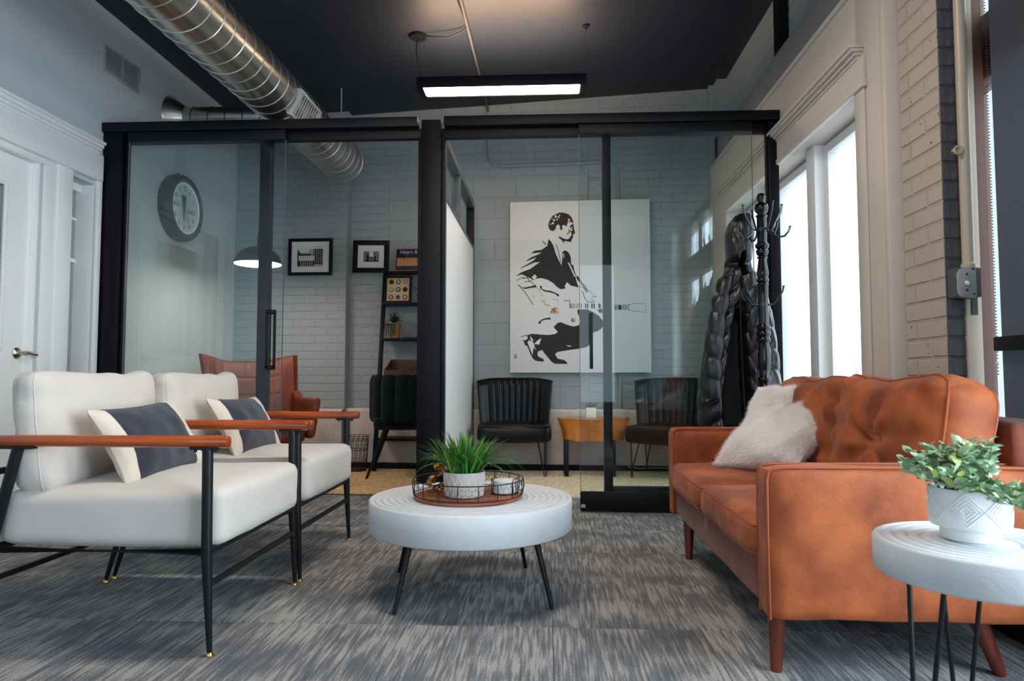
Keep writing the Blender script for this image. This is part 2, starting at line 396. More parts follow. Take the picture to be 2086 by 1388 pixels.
def pillow(w, h, t, u0=-1.0, u1=1.0, nu=28, nv=20, wr=0.004, seed=0, pinch=0.07, pw=0.42):
    """knife-edge cushion in the XZ plane (x across, z up), thickness along y; u0..u1 cuts a slice across"""
    m = M()
    def pt(u, v, sgn):
        x = w/2*u*(1-pinch*(1-v*v)); z = h/2*v*(1-pinch*(1-u*u))
        k = max(0.0, (1-u*u)*(1-v*v))**pw
        y = sgn*t/2*k
        n = mnoise.noise(Vector((u*3+seed, v*3, sgn*2)))*wr*k*2.0
        return (x, y+n*sgn, z)
    for sgn in (-1, 1):
        m.grid(lambda a, b: pt(u0+(u1-u0)*a, -1+2*b, sgn), nu, nv)
    return m
def place(m, loc, xdir, zdir):
    x = Vector(xdir).normalized(); z = Vector(zdir); z = (z - x*z.dot(x)).normalized(); y = z.cross(x)
    mx = Matrix(((x.x, y.x, z.x, loc[0]), (x.y, y.y, z.y, loc[1]), (x.z, y.z, z.z, loc[2]), (0,0,0,1)))
    return m.xf(mx)

# ================================================================ SETTING
random.seed(7)
RN = random.Random(11)
CZ = lambda x: 3.452 + 0.0357*x
# floor of carpet tiles
fl = struct('floor', M().box(-3.3, 1.9, -2.5, 7.0, -0.12, -0.006), m_carpet)
def slab_mesh(name, w, d, h, ch, ma):
    m = M(); a, b = w/2, d/2
    m.add([(-a,-b,-h),(a,-b,-h),(a,b,-h),(-a,b,-h),(-a,-b,-ch),(a,-b,-ch),(a,b,-ch),(-a,b,-ch),(-a+ch,-b+ch,0),(a-ch,-b+ch,0),(a-ch,b-ch,0),(-a+ch,b-ch,0)],
          [(0,1,5,4),(1,2,6,5),(2,3,7,6),(3,0,4,7),(4,5,9,8),(5,6,10,9),(6,7,11,10),(7,4,8,11),(8,9,10,11)])
    me = m.mesh(name, smooth=0); me.materials.append(ma); return me
tile = slab_mesh('carpet_tile', 0.4985, 0.4985, 0.006, 0.0012, m_carpet)
for i in range(9):
    for j in range(10):
        x, y = -2.73 + i*0.5, 0.62 + j*0.5
        if y > 5.1: continue
        piece('carpet_tile', tile, fl, Matrix.Translation((x, y, 0)))
# ceiling (slopes up to the right)
m = M(); pts = []
for z0 in (0, 0.2):
    for (x, y) in ((-3.3,-2.5),(2.1,-2.5),(2.1,7.0),(-3.3,7.0)): pts.append((x, y, CZ(x)+z0))
m.add(pts, [(0,1,2,3),(7,6,5,4),(0,4,5,1),(1,5,6,2),(2,6,7,3),(3,7,4,0)])
struct('ceiling', m, m_ceil)
# left wall with door and sidelight openings
XL = -2.98
m = M()
m.box(-3.2, XL, -2.5, 2.86, 0, 3.5).box(-3.2, XL, 2.86, 3.84, 2.11, 3.5).box(-3.2, XL, 3.84, 4.09, 0, 3.5)
m.box(-3.2, XL, 4.09, 4.32, 2.12, 3.5).box(-3.2, XL, 4.09, 4.32, 0, 0.12).box(-3.2, XL, 4.32, 6.9, 0, 3.5)
struct('wall_left', m, m_wall_l)
struct('hall_dark_box', M().box(-4.4, -4.3, 2.2, 5.2, 0, 2.6).box(-4.4, -3.2, 2.1, 2.2, 0, 2.6).box(-4.4, -3.2, 5.2, 5.3, 0, 2.6).box(-4.4, -3.2, 2.1, 5.3, 2.6, 2.7).box(-4.4, -3.2, 2.1, 5.3, -0.1, 0), m_dark)  # black box added behind the door glass: dark room, keeps sky light out
struct('wall_front', M().box(-3.3, 2.1, -2.6, -2.45, 0, 3.6), m_wall_l)
# door 1
m = M().box(-3.06, -3.02, 2.88, 3.03, 0.01, 2.108).box(-3.06, -3.02, 3.63, 3.82, 0.01, 2.108).box(-3.06, -3.02, 3.03, 3.63, 1.935, 2.108).box(-3.06, -3.02, 3.03, 3.63, 0.01, 1.01)
d1 = struct('door_1', m, m_white, loc=(-3.04, 3.35, 0))
part('glass_pane', M().box(-3.045, -3.037, 3.03, 3.63, 1.01, 1.935), m_wglass, d1)
m = M()
for (a, b, c, d) in ((3.02,3.045,1.0,1.945),(3.615,3.64,1.0,1.945),(3.045,3.615,1.92,1.945),(3.045,3.615,1.0,1.025)): m.box(-3.022, -3.008, a, b, c, d)
part('lite_moulding', m, m_white, d1, bevel=0.004)
hd = part('door_handle', M().lathe([(0.001,0),(0.033,0.0),(0.033,0.004),(0.022,0.016),(0.012,0.02),(0.012,0.05),(0.001,0.05)], (-3.02, 3.755, 0.985), 24, 'X'), m_nickel, d1, label='satin nickel lever handle')
part('lever', M().tube([(-2.972,3.755,0.985),(-2.968,3.77,0.986),(-2.966,3.80,0.984),(-2.968,3.845,0.978)], [0.011,0.011,0.010,0.008], 10), m_nickel, hd)
# casings and crown over door and sidelight
m = M().box(XL, -2.962, 3.965, 4.09, 0, 2.155).box(XL, -2.962, 4.32, 4.372, 0, 2.155).box(XL, -2.962, 2.60, 2.735, 0, 2.155)
m.box(-3.06, -2.99, 3.821, 3.86, 0, 2.11).box(-3.05, -2.972, 3.86, 3.965, 0, 2.11).box(-3.05, -2.972, 2.735, 2.86, 0, 2.11).box(-3.05, -2.972, 2.735, 3.965, 2.109, 2.155)
m.box(-3.2, -2.985, 4.318, 4.322, 0.12, 2.12).box(-3.12, -3.062, 3.79, 3.86, 0, 2.13).box(-3.12, -3.062, 2.86, 3.79, 2.07, 2.13).box(-3.12, -3.062, 2.84, 2.90, 0, 2.07)
struct('trim_1', m, m_white, bevel=0.004)
m = M().box(XL, -2.958, 2.58, 4.372, 2.155, 2.33)
struct('trim_2', m, m_white, bevel=0.003)
m = M()
for k, (dx, z0, z1) in enumerate(((0.03,2.325,2.342),(0.042,2.342,2.36),(0.058,2.36,2.382),(0.072,2.382,2.402))): m.box(XL, XL+dx, 2.54-dx*0.3, 4.32, z0, z1)
m.box(XL, -2.945, 2.56, 4.345, 2.148, 2.166)
struct('trim_3', m, m_white, bevel=0.004)
w2 = struct('window_2', M().box(-3.13, -3.07, 4.09, 4.12, 0.12, 2.12).box(-3.13, -3.07, 4.12, 4.317, 0.12, 0.17).box(-3.13, -3.07, 4.12, 4.317, 2.07, 2.12), m_white, bevel=0.003)
part('pane', M().box(-3.11, -3.104, 4.12, 4.317, 0.17, 2.07), m_wglass, w2)
part('glazing_bar', M().box(-3.125, -3.095, 4.12, 4.317, 1.60, 1.625), m_white, w2)
part('glazing_bar', M().box(-3.125, -3.095, 4.12, 4.317, 1.88, 1.895), m_white, w2)

# back wall: local frame, x along, y into the wall, z up
WBO, WBR = (0, 6.33, 0), -math.atan(0.05)
WBM = Matrix.Translation(WBO) @ Matrix.Rotation(WBR, 4, 'Z')
def WB(u, w, z): return tuple(WBM @ Vector((u, -w, z)))
wb = struct('wall_back', M().box(-3.2, 1.9, 0, 0.2, 0, 3.56), m_mortar, WBO, WBR, local=True)
def brick_meshes(name, w, h, pr, ch, ma, k=6):
    out = []
    for q in range(k):
        rr = random.Random(q*7+3); j = lambda s=0.0018: rr.uniform(-s, s)
        a, b = w/2, h/2; m = M()
        bk = [(-a,0.002,-b),(a,0.002,-b),(a,0.002,b),(-a,0.002,b)]
        ft = [(x*(1-ch/a)+j(), -pr+rr.uniform(-0.0004,0.0004), z*(1-ch/b)+j()) for x, _, z in bk]
        m.add(bk+ft, [(0,1,5,4),(1,2,6,5),(2,3,7,6),(3,0,4,7),(4,5,6,7)])
        me = m.mesh(name, smooth=0); me.materials.append(ma); out.append(me)
    return out
def lay(parent, meshes, u0, u1, z0, z1, bw, bh, jt, fr, name='brick', keep=None, limit=None, over=None, hole=None, rng=None):
    n = 0; row = 0; z = z0; rng = rng or random.Random(5)
    while z + bh*0.6 < z1:
        u = u0 - (0.5*(bw+jt) if row % 2 else 0) ; first = True
        while u < u1 - 0.02:
            a, b = max(u, u0), min(u+bw, u1)
            if b-a > 0.035 and not (hole and hole((a+b)/2, z+bh/2)):
                mx = fr @ Matrix.Translation(((a+b)/2, rng.uniform(-0.0006, 0.0006), z+bh/2 + rng.uniform(-0.001, 0.001))) @ Matrix.Diagonal(((b-a)/bw, 1, 1, 1))
                me = meshes[rng.randrange(len(meshes))]
                if limit is not None and limit[0] <= 0:
                    over.append((me, mx))
                else:
                    piece(name, me, parent, mx); n += 1
                    if limit is not None: limit[0] -= 1
            u += bw+jt
        z += bh+jt; row += 1
    return n
bricks = brick_meshes('brick', 0.213, 0.067, 0.0035, 0.0035, m_brick)
blocks = brick_meshes('concrete_block', 0.40, 0.19, 0.003, 0.003, m_block, 4)
I4 = Matrix.Identity(4)
lim = [300]; over = []
lay(wb, bricks, 0.40, 1.62, 0.56, 3.50, 0.213, 0.067, 0.009, I4, limit=lim, over=over)
lay(wb, bricks, -1.87, -1.50, 1.35, 2.74, 0.213, 0.067, 0.009, I4, limit=lim, over=over)
lay(wb, bricks, -1.87, 0.40, 2.75, 3.46, 0.213, 0.067, 0.009, I4, limit=lim, over=over)
lay(wb, bricks, -1.87, -1.50, 0.56, 1.35, 0.213, 0.067, 0.009, I4, limit=lim, over=over)
lay(wb, blocks, -1.495, 0.395, 0.56, 2.74, 0.40, 0.19, 0.008, I4, name='concrete_block')
if over:
    m = M()
    for me, mx in over: m.add([mx @ v.co for v in me.vertices], [tuple(p.vertices) for p in me.polygons])
    part('brick_run', m, m_brick, wb, local=True, smooth=0, kind='stuff')
# projecting brick pier at the left of the back wall
wp = struct('wall_back_pier', M().box(-3.1, -1.875, -0.11, 0.0, 0, 3.42), m_mortar, WBO, WBR, local=True)
lay(wp, bricks, -3.05, -1.876, 0.56, 3.40, 0.213, 0.067, 0.009, Matrix.Translation((0, -0.11, 0)), rng=random.Random(9))
struct('wall_back_corner', M().box(1.49, 1.60, -0.10, 0.0, 0.56, 3.5), m_brick, WBO, WBR, local=True, bevel=0.006)
# rough plinth
def plinth(u0, u1, w, z1, seed):
    m = M(); rr = random.Random(seed)
    nu, nv = int((u1-u0)/0.05), 12
    def f(a, b):
        u = u0+(u1-u0)*a; z = z1*min(1, b*1.12)
        out = w*(1 if b < 0.9 else (1-b)*10)
        n = mnoise.fractal(Vector((u*5+seed, z*6, 1)), 1.0, 2.0, 4)*0.010
        zz = z + (mnoise.noise(Vector((u*7, seed, 0)))*0.012 if b > 0.85 else 0)
        return (u, -(out+n), zz)
    return m.grid(f, nu, nv*2)
pl = struct('plinth', plinth(-1.875, 1.62, 0.07, 0.555, 3), m_plinth, WBO, WBR, local=True, smooth=60)
struct('plinth', plinth(-3.1, -1.875, 0.18, 0.55, 8), m_plinth, WBO, WBR, local=True, smooth=60)
struct('baseboard_back', M().box(-1.875, 1.6, -0.10, -0.06, 0, 0.055).box(-3.0, -1.875, -0.21, -0.17, 0, 0.055), m_dark, WBO, WBR, local=True)

# right wall: cream panel with the tall window, grey beam, brick above
XR = 1.50
m = M().box(XR, 1.80, 3.04, 3.30, 0, 2.725).box(XR, 1.80, 5.66, 6.5, 0, 2.725).box(XR, 1.80, 3.30, 5.66, 2.215, 2.725).box(XR, 1.80, 3.30, 5.66, 0, 0.42)
wr = struct('wall_right', m, m_cream, bevel=0.004)
m = M().box(1.53, 1.85, 3.04, 6.5, 2.725, 2.985)
struct('wall_right_beam', m, m_beam)
wru = struct('wall_right_upper', M().box(1.615, 1.85, -2.5, 6.5, 2.985, 3.62), m_mortar)
RX = lambda X: Matrix(((0,1,0,X),(1,0,0,0),(0,0,1,0),(0,0,0,1)))   # local x -> Y, local y -> X (outward is -X)
b3 = brick_meshes('brick', 0.213, 0.067, 0.0035, 0.0035, m_brick)
wi = Matrix.Identity(4)
lay(wru, b3, 3.3, 6.3, 2.99, 3.51, 0.213, 0.067, 0.009, RX(1.615), rng=random.Random(3))
struct('wall_right_column', M().box(1.55, 1.64, 4.49, 4.60, 2.985, 3.6), m_blackfr)
struct('wall_right_column_far', M().box(1.53, 1.64, 6.05, 6.16, 2.725, 3.6), m_brick)
# window 1
wf = M()
XG = 1.68
def winunit(y0, y1):
    f = M()
    f.box(1.635, 1.72, y0, y0+0.055, 0.47, 2.205).box(1.635, 1.72, y1-0.055, y1, 0.47, 2.205)
    f.box(1.635, 1.72, y0+0.055, y1-0.055, 2.15, 2.205).box(1.635, 1.72, y0+0.055, y1-0.055, 0.47, 0.53)
    return f
w1 = struct('window_1', M().box(1.58, 1.74, 4.04, 4.165, 0.45, 2.215).box(1.58, 1.74, 4.86, 4.98, 0.45, 2.215), m_winframe, loc=(1.66, 4.48, 0.45), bevel=0.004)
for (a, b) in ((3.30, 4.04), (4.165, 4.86), (4.98, 5.66)):
    fr = part('sash_frame', winunit(a, b), m_winframe, w1, bevel=0.006)
    part('pane', M().box(XG, XG+0.006, a+0.055, b-0.055, 0.53, 2.15), m_wglass, fr)
part('sill', M().box(1.44, 1.74, 3.27, 5.69, 0.42, 0.452), m_white, w1, bevel=0.006)
m = M().box(1.488, XR, 3.21, 3.305, 0.42, 2.215).box(1.488, XR, 5.655, 5.75, 0.42, 2.215).box(1.482, XR, 3.20, 5.76, 2.235, 2.36)
m.box(1.475, XR, 3.19, 5.77, 2.205, 2.237)
struct('trim_4', m, m_cream, bevel=0.004)
m = M()
for dx, z0, z1 in ((0.025,2.355,2.370),(0.04,2.370,2.386),(0.058,2.386,2.402),(0.072,2.402,2.418)): m.box(XR-dx, XR, 3.245-dx*0.4, 5.735+dx*0.4, z0, z1)
struct('trim_5', m, m_cream, bevel=0.003)
struct('trim_6', M().box(1.485, 1.56, 3.0, 3.04, 0, 2.73).box(1.485, 1.53, 3.04, 6.2, 2.715, 2.745), m_cream, bevel=0.003)
struct('gap_shade_strip', M().box(1.56, 1.60, 3.0, 3.09, 0, 3.4), m_dark)  # black strip standing in for the shade in the gap beside the pier
# near brick pier, light face to the room, charcoal face to the camera
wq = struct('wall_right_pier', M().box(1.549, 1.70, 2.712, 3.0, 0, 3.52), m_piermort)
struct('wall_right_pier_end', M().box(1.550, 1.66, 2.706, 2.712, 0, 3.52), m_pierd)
def chips(m, col, scale, thr):          # worn spots where the paint has come off the brick
    nt = m.node_tree; N = nt.nodes; L = nt.links; b = N['Principled BSDF']
    g = N.new('ShaderNodeNewGeometry'); n = N.new('ShaderNodeTexNoise'); n.inputs['Scale'].default_value = scale; n.inputs['Detail'].default_value = 3
    L.new(g.outputs['Position'], n.inputs['Vector']); r = N.new('ShaderNodeValToRGB'); r.color_ramp.elements[0].position = thr; r.color_ramp.elements[1].position = thr+0.012
    r.color_ramp.elements[0].color = b.inputs['Base Color'].default_value; r.color_ramp.elements[1].color = lin(col)
    L.new(n.outputs['Fac'], r.inputs[0]); L.new(r.outputs[0], b.inputs['Base Color'])
chips(m_pier, (96, 58, 44), 34, 0.70)
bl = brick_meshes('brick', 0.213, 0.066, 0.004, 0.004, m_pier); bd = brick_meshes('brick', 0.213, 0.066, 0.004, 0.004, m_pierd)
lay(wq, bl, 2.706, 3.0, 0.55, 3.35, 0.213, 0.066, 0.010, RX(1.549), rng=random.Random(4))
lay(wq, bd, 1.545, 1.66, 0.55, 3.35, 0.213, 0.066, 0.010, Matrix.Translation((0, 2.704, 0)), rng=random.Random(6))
# shopfront to the right of the pier
struct('wall_right_near', M().box(1.62, 1.9, -2.5, 0.0, 0, 3.6).box(1.70, 1.9, 0, 2.94, 2.75, 3.6).box(1.70, 1.9, 2.94, 3.05, 0, 3.6), m_wall_l)
w3 = struct('window_3', M().box(1.74, 1.84, 2.88, 2.94, 0.1, 2.75).box(1.74, 1.84, 1.70, 1.76, 0.1, 2.75).box(1.74, 1.84, 0.0, 0.06, 0.1, 2.75).box(1.76, 1.82, 0.84, 0.92, 0.25, 2.66).box(1.74, 1.84, 0.06, 2.88, 2.03, 2.29).box(1.74, 1.84, 0.06, 2.88, 0.1, 0.25).box(1.74, 1.84, 0.06, 2.88, 2.66, 2.75), m_woodbrown, bevel=0.004)
part('pane', M().box(1.79, 1.796, 1.76, 2.88, 0.25, 2.03), m_wglass, w3)
part('pane', M().box(1.79, 1.796, 0.06, 1.70, 0.25, 2.03), m_wglass, w3)
part('pane', M().box(1.79, 1.796, 1.76, 2.88, 2.29, 2.66), m_wglass, w3)
part('pane', M().box(1.79, 1.796, 0.06, 1.70, 2.29, 2.66), m_wglass, w3)
struct('baseboard_right', M().box(1.51, 1.74, 0.0, 2.70, 0.0, 0.10).box(1.50, 1.51, 0.0, 2.70, 0.085, 0.10), m_blackfr, bevel=0.003)
struct('trim_8', M().box(1.612, 1.668, 2.69, 2.706, 0.1, 3.4), m_conduit2)
struct('trim_9', M().box(1.668, 1.704, 2.69, 2.73, 0.1, 3.4), m_woodbrown)
# ground outside
struct('ground', M().box(1.95, 40, -20, 40, -0.6, -0.25), m_snow)

# ================================================================ PARTITION
P0, P1 = 4.405, 4.475
gp = thing('glass_partition', 'black framed glass partition wall dividing the lounge from the two offices', 'partition', (-0.75, 4.44, 0))
part('post', M().box(-2.978, -2.845, P0-0.02, P1, 0, 2.50), m_blackfr, gp, bevel=0.004)
part('post', M().box(-0.815, -0.685, P0-0.02, P1, 0, 2.545), m_blackfr, gp, bevel=0.004)
part('post', M().box(1.435, 1.495, P0-0.02, P1, 0, 2.49), m_blackfr, gp, bevel=0.004)
part('post_flange', M().box(-0.84, -0.815, P0+0.01, P1-0.02, 0, 2.44).box(-0.685, -0.662, P0+0.01, P1-0.02, 0, 2.44), m_blackfr, gp, bevel=0.003)
part('post_flange', M().box(-2.845, -2.825, P0+0.01, P1-0.02, 0, 2.44), m_blackfr, gp, bevel=0.003)
part('post_flange', M().box(1.425, 1.435, P0+0.01, P1-0.02, 0, 2.44), m_blackfr, gp, bevel=0.003)
part('top_rail', M().box(-2.978, -0.84, P0-0.04, P1, 2.495, 2.56), m_blackfr, gp, bevel=0.004)
part('top_rail', M().box(-0.665, 1.53, P0-0.04, P1, 2.495, 2.56), m_blackfr, gp, bevel=0.004)
part('head_rail', M().box(-2.845, -0.815, P0+0.01, P1-0.01, 2.43, 2.495), m_blackfr, gp, bevel=0.003)
part('head_rail', M().box(-0.685, 1.435, P0+0.01, P1-0.01, 2.43, 2.495), m_blackfr, gp, bevel=0.003)
part('mullion', M().box(-1.905, -1.835, P0, P1, 0, 2.43), m_blackfr, gp, bevel=0.003)
part('mullion', M().box(0.372, 0.425, P0, P1, 0, 2.43), m_blackfr, gp, bevel=0.003)
part('bottom_rail', M().box(-2.845, -1.905, P0, P1, 0.0, 0.15), m_blackfr, gp, bevel=0.003)
part('bottom_rail', M().box(0.425, 1.435, P0, P1, 0.0, 0.148), m_blackfr, gp, bevel=0.003)
part('glass_pane', M().box(-2.83, -1.90, 4.44, 4.446, 0.14, 2.44), m_glass, gp)
part('glass_pane', M().box(0.42, 1.43, 4.44, 4.446, 0.14, 2.44), m_glass, gp)
def slider(name_label, x0, x1, hx, wide):
    t = thing('sliding_door', name_label, 'sliding door', ((x0+x1)/2, 4.365, 0))
    part('hanger_rail', M().box(x0, x1, 4.352, 4.384, 2.42, 2.482), m_blackfr, t, bevel=0.003)
    part('kick_rail', M().box(x0, x1, 4.352, 4.384, 0.008, 0.128), m_blackfr, t, bevel=0.003)
    g = part('glass_pane', M().box(x0, x1, 4.364, 4.372, 0.12, 2.43), m_glass, t)
    part('glass_edge', M().box(x0, x0+0.003, 4.3635, 4.3725, 0.128, 2.42).box(x1-0.003, x1, 4.3635, 4.3725, 0.128, 2.42), m_grfr, g)
    m = M()
    if wide:
        m.box(hx-0.033, hx-0.017, 4.32, 4.336, 0.905, 1.27).box(hx+0.017, hx+0.033, 4.32, 4.336, 0.905, 1.27).box(hx-0.033, hx+0.033, 4.32, 4.336, 1.255, 1.285).box(hx-0.033, hx+0.033, 4.32, 4.336, 0.895, 0.925)
        m.box(hx-0.01, hx+0.01, 4.33, 4.364, 1.26, 1.28).box(hx-0.01, hx+0.01, 4.33, 4.364, 0.9, 0.92)
    else:
        m.box(hx-0.01, hx+0.01, 4.31, 4.332, 0.90, 1.255).box(hx-0.008, hx+0.008, 4.33, 4.364, 1.19, 1.21).box(hx-0.008, hx+0.008, 4.33, 4.364, 0.95, 0.97)
    part('pull_handle', m, m_black, t, bevel=0.003)
    m = M().box(x0+0.004, x0+0.03, 4.345, 4.352, 0.03, 0.05)
    part('roller_guide', m, m_vent, t)
    return t
slider('sliding glass door of the left office, slid open over the fixed pane', -2.785, -1.715, -1.778, True)
slider('sliding glass door of the right office with a black bar handle', 0.215, 1.32, 0.287, False)
# dividing wall between the offices
dv = thing('divider_wall', 'white divider panel with dark clerestory glass between the two offices', 'divider', (-0.70, 5.3, 0))
part('white_panel', M().box(-0.735, -0.667, 4.50, 6.24, 0.02, 2.03), m_white, dv, bevel=0.003)
part('frame_rail', M().box(-0.74, -0.662, 4.48, 6.24, 2.03, 2.055), m_grfr, dv, bevel=0.003)
part('frame_rail', M().box(-0.74, -0.662, 4.48, 6.24, 2.42, 2.475), m_grfr, dv, bevel=0.003)
part('frame_stile', M().box(-0.74, -0.662, 4.476, 4.50, 0, 2.42), m_grfr, dv, bevel=0.003)
part('frame_stile', M().box(-0.74, -0.662, 5.24, 5.265, 2.055, 2.42), m_grfr, dv, bevel=0.003)
part('frame_stile', M().box(-0.74, -0.662, 6.24, 6.265, 0, 2.475), m_blackfr, dv, bevel=0.003)
part('glass_pane', M().box(-0.704, -0.698, 4.50, 5.24, 2.055, 2.42), m_glass, dv)
part('glass_pane', M().box(-0.704, -0.698, 5.265, 6.24, 2.055, 2.42), m_glass, dv)

# ================================================================ LOUNGE FURNITURE
# ---- two armchairs facing right
def make_armchair(label):
    t = thing('armchair', label, 'armchair', (-1.42, 2.435, 0), group='pair of armchairs')
    YN, YF = 2.08, 2.79
    part('seat_frame', M().tube([(-1.04,YN,0.312),(-1.04,YF,0.312),(-1.74,YF,0.312),(-1.74,YN,0.312)], 0.0125, 10, closed=True), m_black, t)
    for y in (YN, YF):
        lg = part('leg', M().tube([(-1.046,y,0.632),(-1.042,y,0.30),(-1.026,y,0.012)], [0.0165,0.0165,0.008], 14), m_black, t)
        part('foot_glide', M().lathe([(0.003,0.014),(0.008,0.012),(0.0125,0.004),(0.0125,0)], (-1.026,y,0), 14), m_brass, lg)
        lg = part('leg', M().tube([(-1.655,y,0.632),(-1.735,y,0.312),(-1.822,y,0.012)], [0.0165,0.0165,0.008], 14), m_black, t)
        part('foot_glide', M().lathe([(0.003,0.014),(0.008,0.012),(0.0125,0.004),(0.0125,0)], (-1.822,y,0), 14), m_brass, lg)
        pa = [(-1.90,y,0.644),(-1.86,y,0.646),(-1.55,y,0.650),(-1.25,y,0.649),(-0.986,y,0.649),(-0.980,y,0.649)]
        am = part('armrest', M().tube(pa, [0.016,0.017,0.019,0.0185,0.0195,0.0175], 18), m_armwood, t)
        part('arm_bracket', M().box(-1.10,-1.01,y-0.013,y+0.013,0.624,0.634), m_black, am, bevel=0.003)
        part('arm_bracket', M().box(-1.71,-1.60,y-0.013,y+0.013,0.624,0.634), m_black, am, bevel=0.003)
        for bx_ in (-1.085, -1.02): part('bolt', M().lathe([(0.005,0.617),(0.005,0.626)], (bx_,y,0), 8), m_black, am)
    part('stretcher', M().rod((-1.036,YN,0.212), (-1.036,YF,0.212), 0.0105), m_black, t)
    part('stretcher', M().rod((-1.765,YN,0.205), (-1.765,YF,0.205), 0.0105), m_black, t)
    part('back_rail', M().rod((-1.74,YN,0.55), (-1.74,YF,0.55), 0.011).rod((-1.755,YN+0.2,0.31), (-1.80,YN+0.2,0.74), 0.009).rod((-1.755,YF-0.2,0.31), (-1.80,YF-0.2,0.74), 0.009).rod((-1.80,YN+0.19,0.74), (-1.80,YF-0.19,0.74), 0.009), m_black, t)
    s = softbox(0.735, 0.668, 0.166, 0.036, 0.030, 16, 0.003, 2, side=0.006)
    s.xf(Matrix.Translation((-1.372, 2.435, 0.406)))
    for i, p in enumerate(s.v):       # slight rise towards the front
        k = (p[0]+1.75)/0.74; s.v[i] = (p[0], p[1], p[2] + (0.022*k if p[2] > 0.41 else 0) - 0.006)
    sc = part('seat_cushion', s, m_cushion, t, smooth=180)
    b = softbox(0.150, 0.655, 0.400, 0.06, 0.022, 16, 0.014, 5, side=0.022, cfreq=4.5, rings=((0, 13),))
    # lift the two upper corners so the top edge dips in the middle
    for i, p in enumerate(b.v):
        v = p[1]/0.33; k = smooth01((p[2]+0.05)/0.22)
        b.v[i] = (p[0]*(1-0.15*k), p[1]*(1+0.02*k), p[2] + 0.042*k*(abs(v)**2.5) - 0.018*k)
    b.xf(Matrix.Translation((-1.655, 2.44, 0.662)) @ Matrix.Rotation(radians(-5), 4, 'Y'))
    bc = part('back_cushion', b, m_cushion, t, smooth=180)
    part('seam', M().tube([b.v[i] for i in b.rings[0]], 0.0020, 6, closed=True), m_seam, bc)
    return t
ch1 = make_armchair('off-white cushioned armchair with wooden arms, the nearer one to the camera')
ch2 = dup(ch1, (-1.42, 2.435+0.765, 0), label='off-white cushioned armchair with wooden arms, behind the nearer one, by the glass partition')
# ---- lumbar cushions
def lumbar(cy, label, seed, dx=0.0, tilt=0.0):
    t = thing('lumbar_pillow', label, 'cushion', (-1.41+dx, cy, 0.49), group='dark lumbar cushions')
    def mk(u0, u1, n): return place(pillow(0.50, 0.30, 0.125, u0, u1, n, 18, 0.006, seed, pinch=0.09), (-1.420+dx, cy, 0.622), (0.02, 1, tilt), (-0.56, 0, 1))
    part('cover', mk(-0.80, 0.62, 26), m_navy, t, smooth=180)
    part('end_band', mk(-1.0, -0.80, 6), m_creamfab, t, smooth=180, label='cream end band')
    part('end_band', mk(0.62, 1.0, 10), m_creamfab, t, smooth=180, label='cream end band')
    return t
lumbar(2.415, 'charcoal lumbar cushion with cream ends on the nearer armchair', 1, 0.0, 0.04)
lumbar(3.19, 'charcoal lumbar cushion with cream ends on the farther armchair', 4, 0.0, -0.02)

# ---- round coffee table
def grooved_top(r, z0, z1, n0, step):
    prof = [(0.001, z0), (r-0.006, z0), (r, z0+0.006), (r, z1-0.006), (r-0.004, z1-0.001)]
    rr = r-0.010; prof.append((rr, z1))
    k = 0
    while k < n0:
        prof += [(rr-step*0.12, z1-0.0005), (rr-step*0.30, z1-0.0055), (rr-step*0.42, z1-0.0058), (rr-step*0.50, z1-0.001), (rr-step*0.95, z1)]
        rr -= step; k += 1
    prof += [(rr-0.02, z1), (0.001, z1)]
    return prof
TC = (-0.300, 2.752)
ct = thing('coffee_table', 'large round white coffee table with grooved top and black splayed legs', 'table', (TC[0], TC[1], 0))
part('table_top', M().lathe(grooved_top(0.402, 0.254, 0.373, 11, 0.027), (TC[0], TC[1], 0), 96), m_table, ct, smooth=50)
for (fx, fy) in ((-0.545,2.465),(0.022,2.545),(-0.092,3.085),(-0.64,2.99)):
    dx, dy = fx-TC[0], fy-TC[1]; a = (TC[0]+dx*0.80, TC[1]+dy*0.80, 0.258)
    lg = part('leg', M().tube([a, (fx,fy,0.0)], [0.0125,0.0075], 12), m_black, ct)
    part('mounting_plate', M().box(a[0]-0.035,a[0]+0.035,a[1]-0.035,a[1]+0.035,0.2515,0.2545), m_black, lg)
# ---- tray with wire gallery
TR = (-0.308, 2.725)
ty = thing('wire_tray', 'round wooden tray with black chicken-wire sides on the coffee table', 'tray', (TR[0], TR[1], 0.373))
part('tray_base', M().lathe([(0.001,0.374),(0.208,0.374),(0.212,0.377),(0.212,0.384),(0.208,0.387),(0.001,0.387)], (TR[0],TR[1],0), 64), m_tray, ty)
ring = lambda r, z, n=64, c=TR: [(c[0]+r*cos(2*pi*k/n), c[1]+r*sin(2*pi*k/n), z) for k in range(n)]
part('rim_wire', M().tube(ring(0.218, 0.448), 0.0022, 6, closed=True), m_black, ty)
part('rim_wire', M().tube(ring(0.215, 0.390), 0.0020, 6, closed=True), m_black, ty)
for k in range(18):
    a = 2*pi*(k+0.3)/18; q = lambda r, z: (TR[0]+r*cos(a), TR[1]+r*sin(a), z)
    part('upright_wire', M().tube([q(0.215,0.388), q(0.2215,0.418), q(0.218,0.448)], 0.0018, 5), m_black, ty)
m = M(); nh = 54
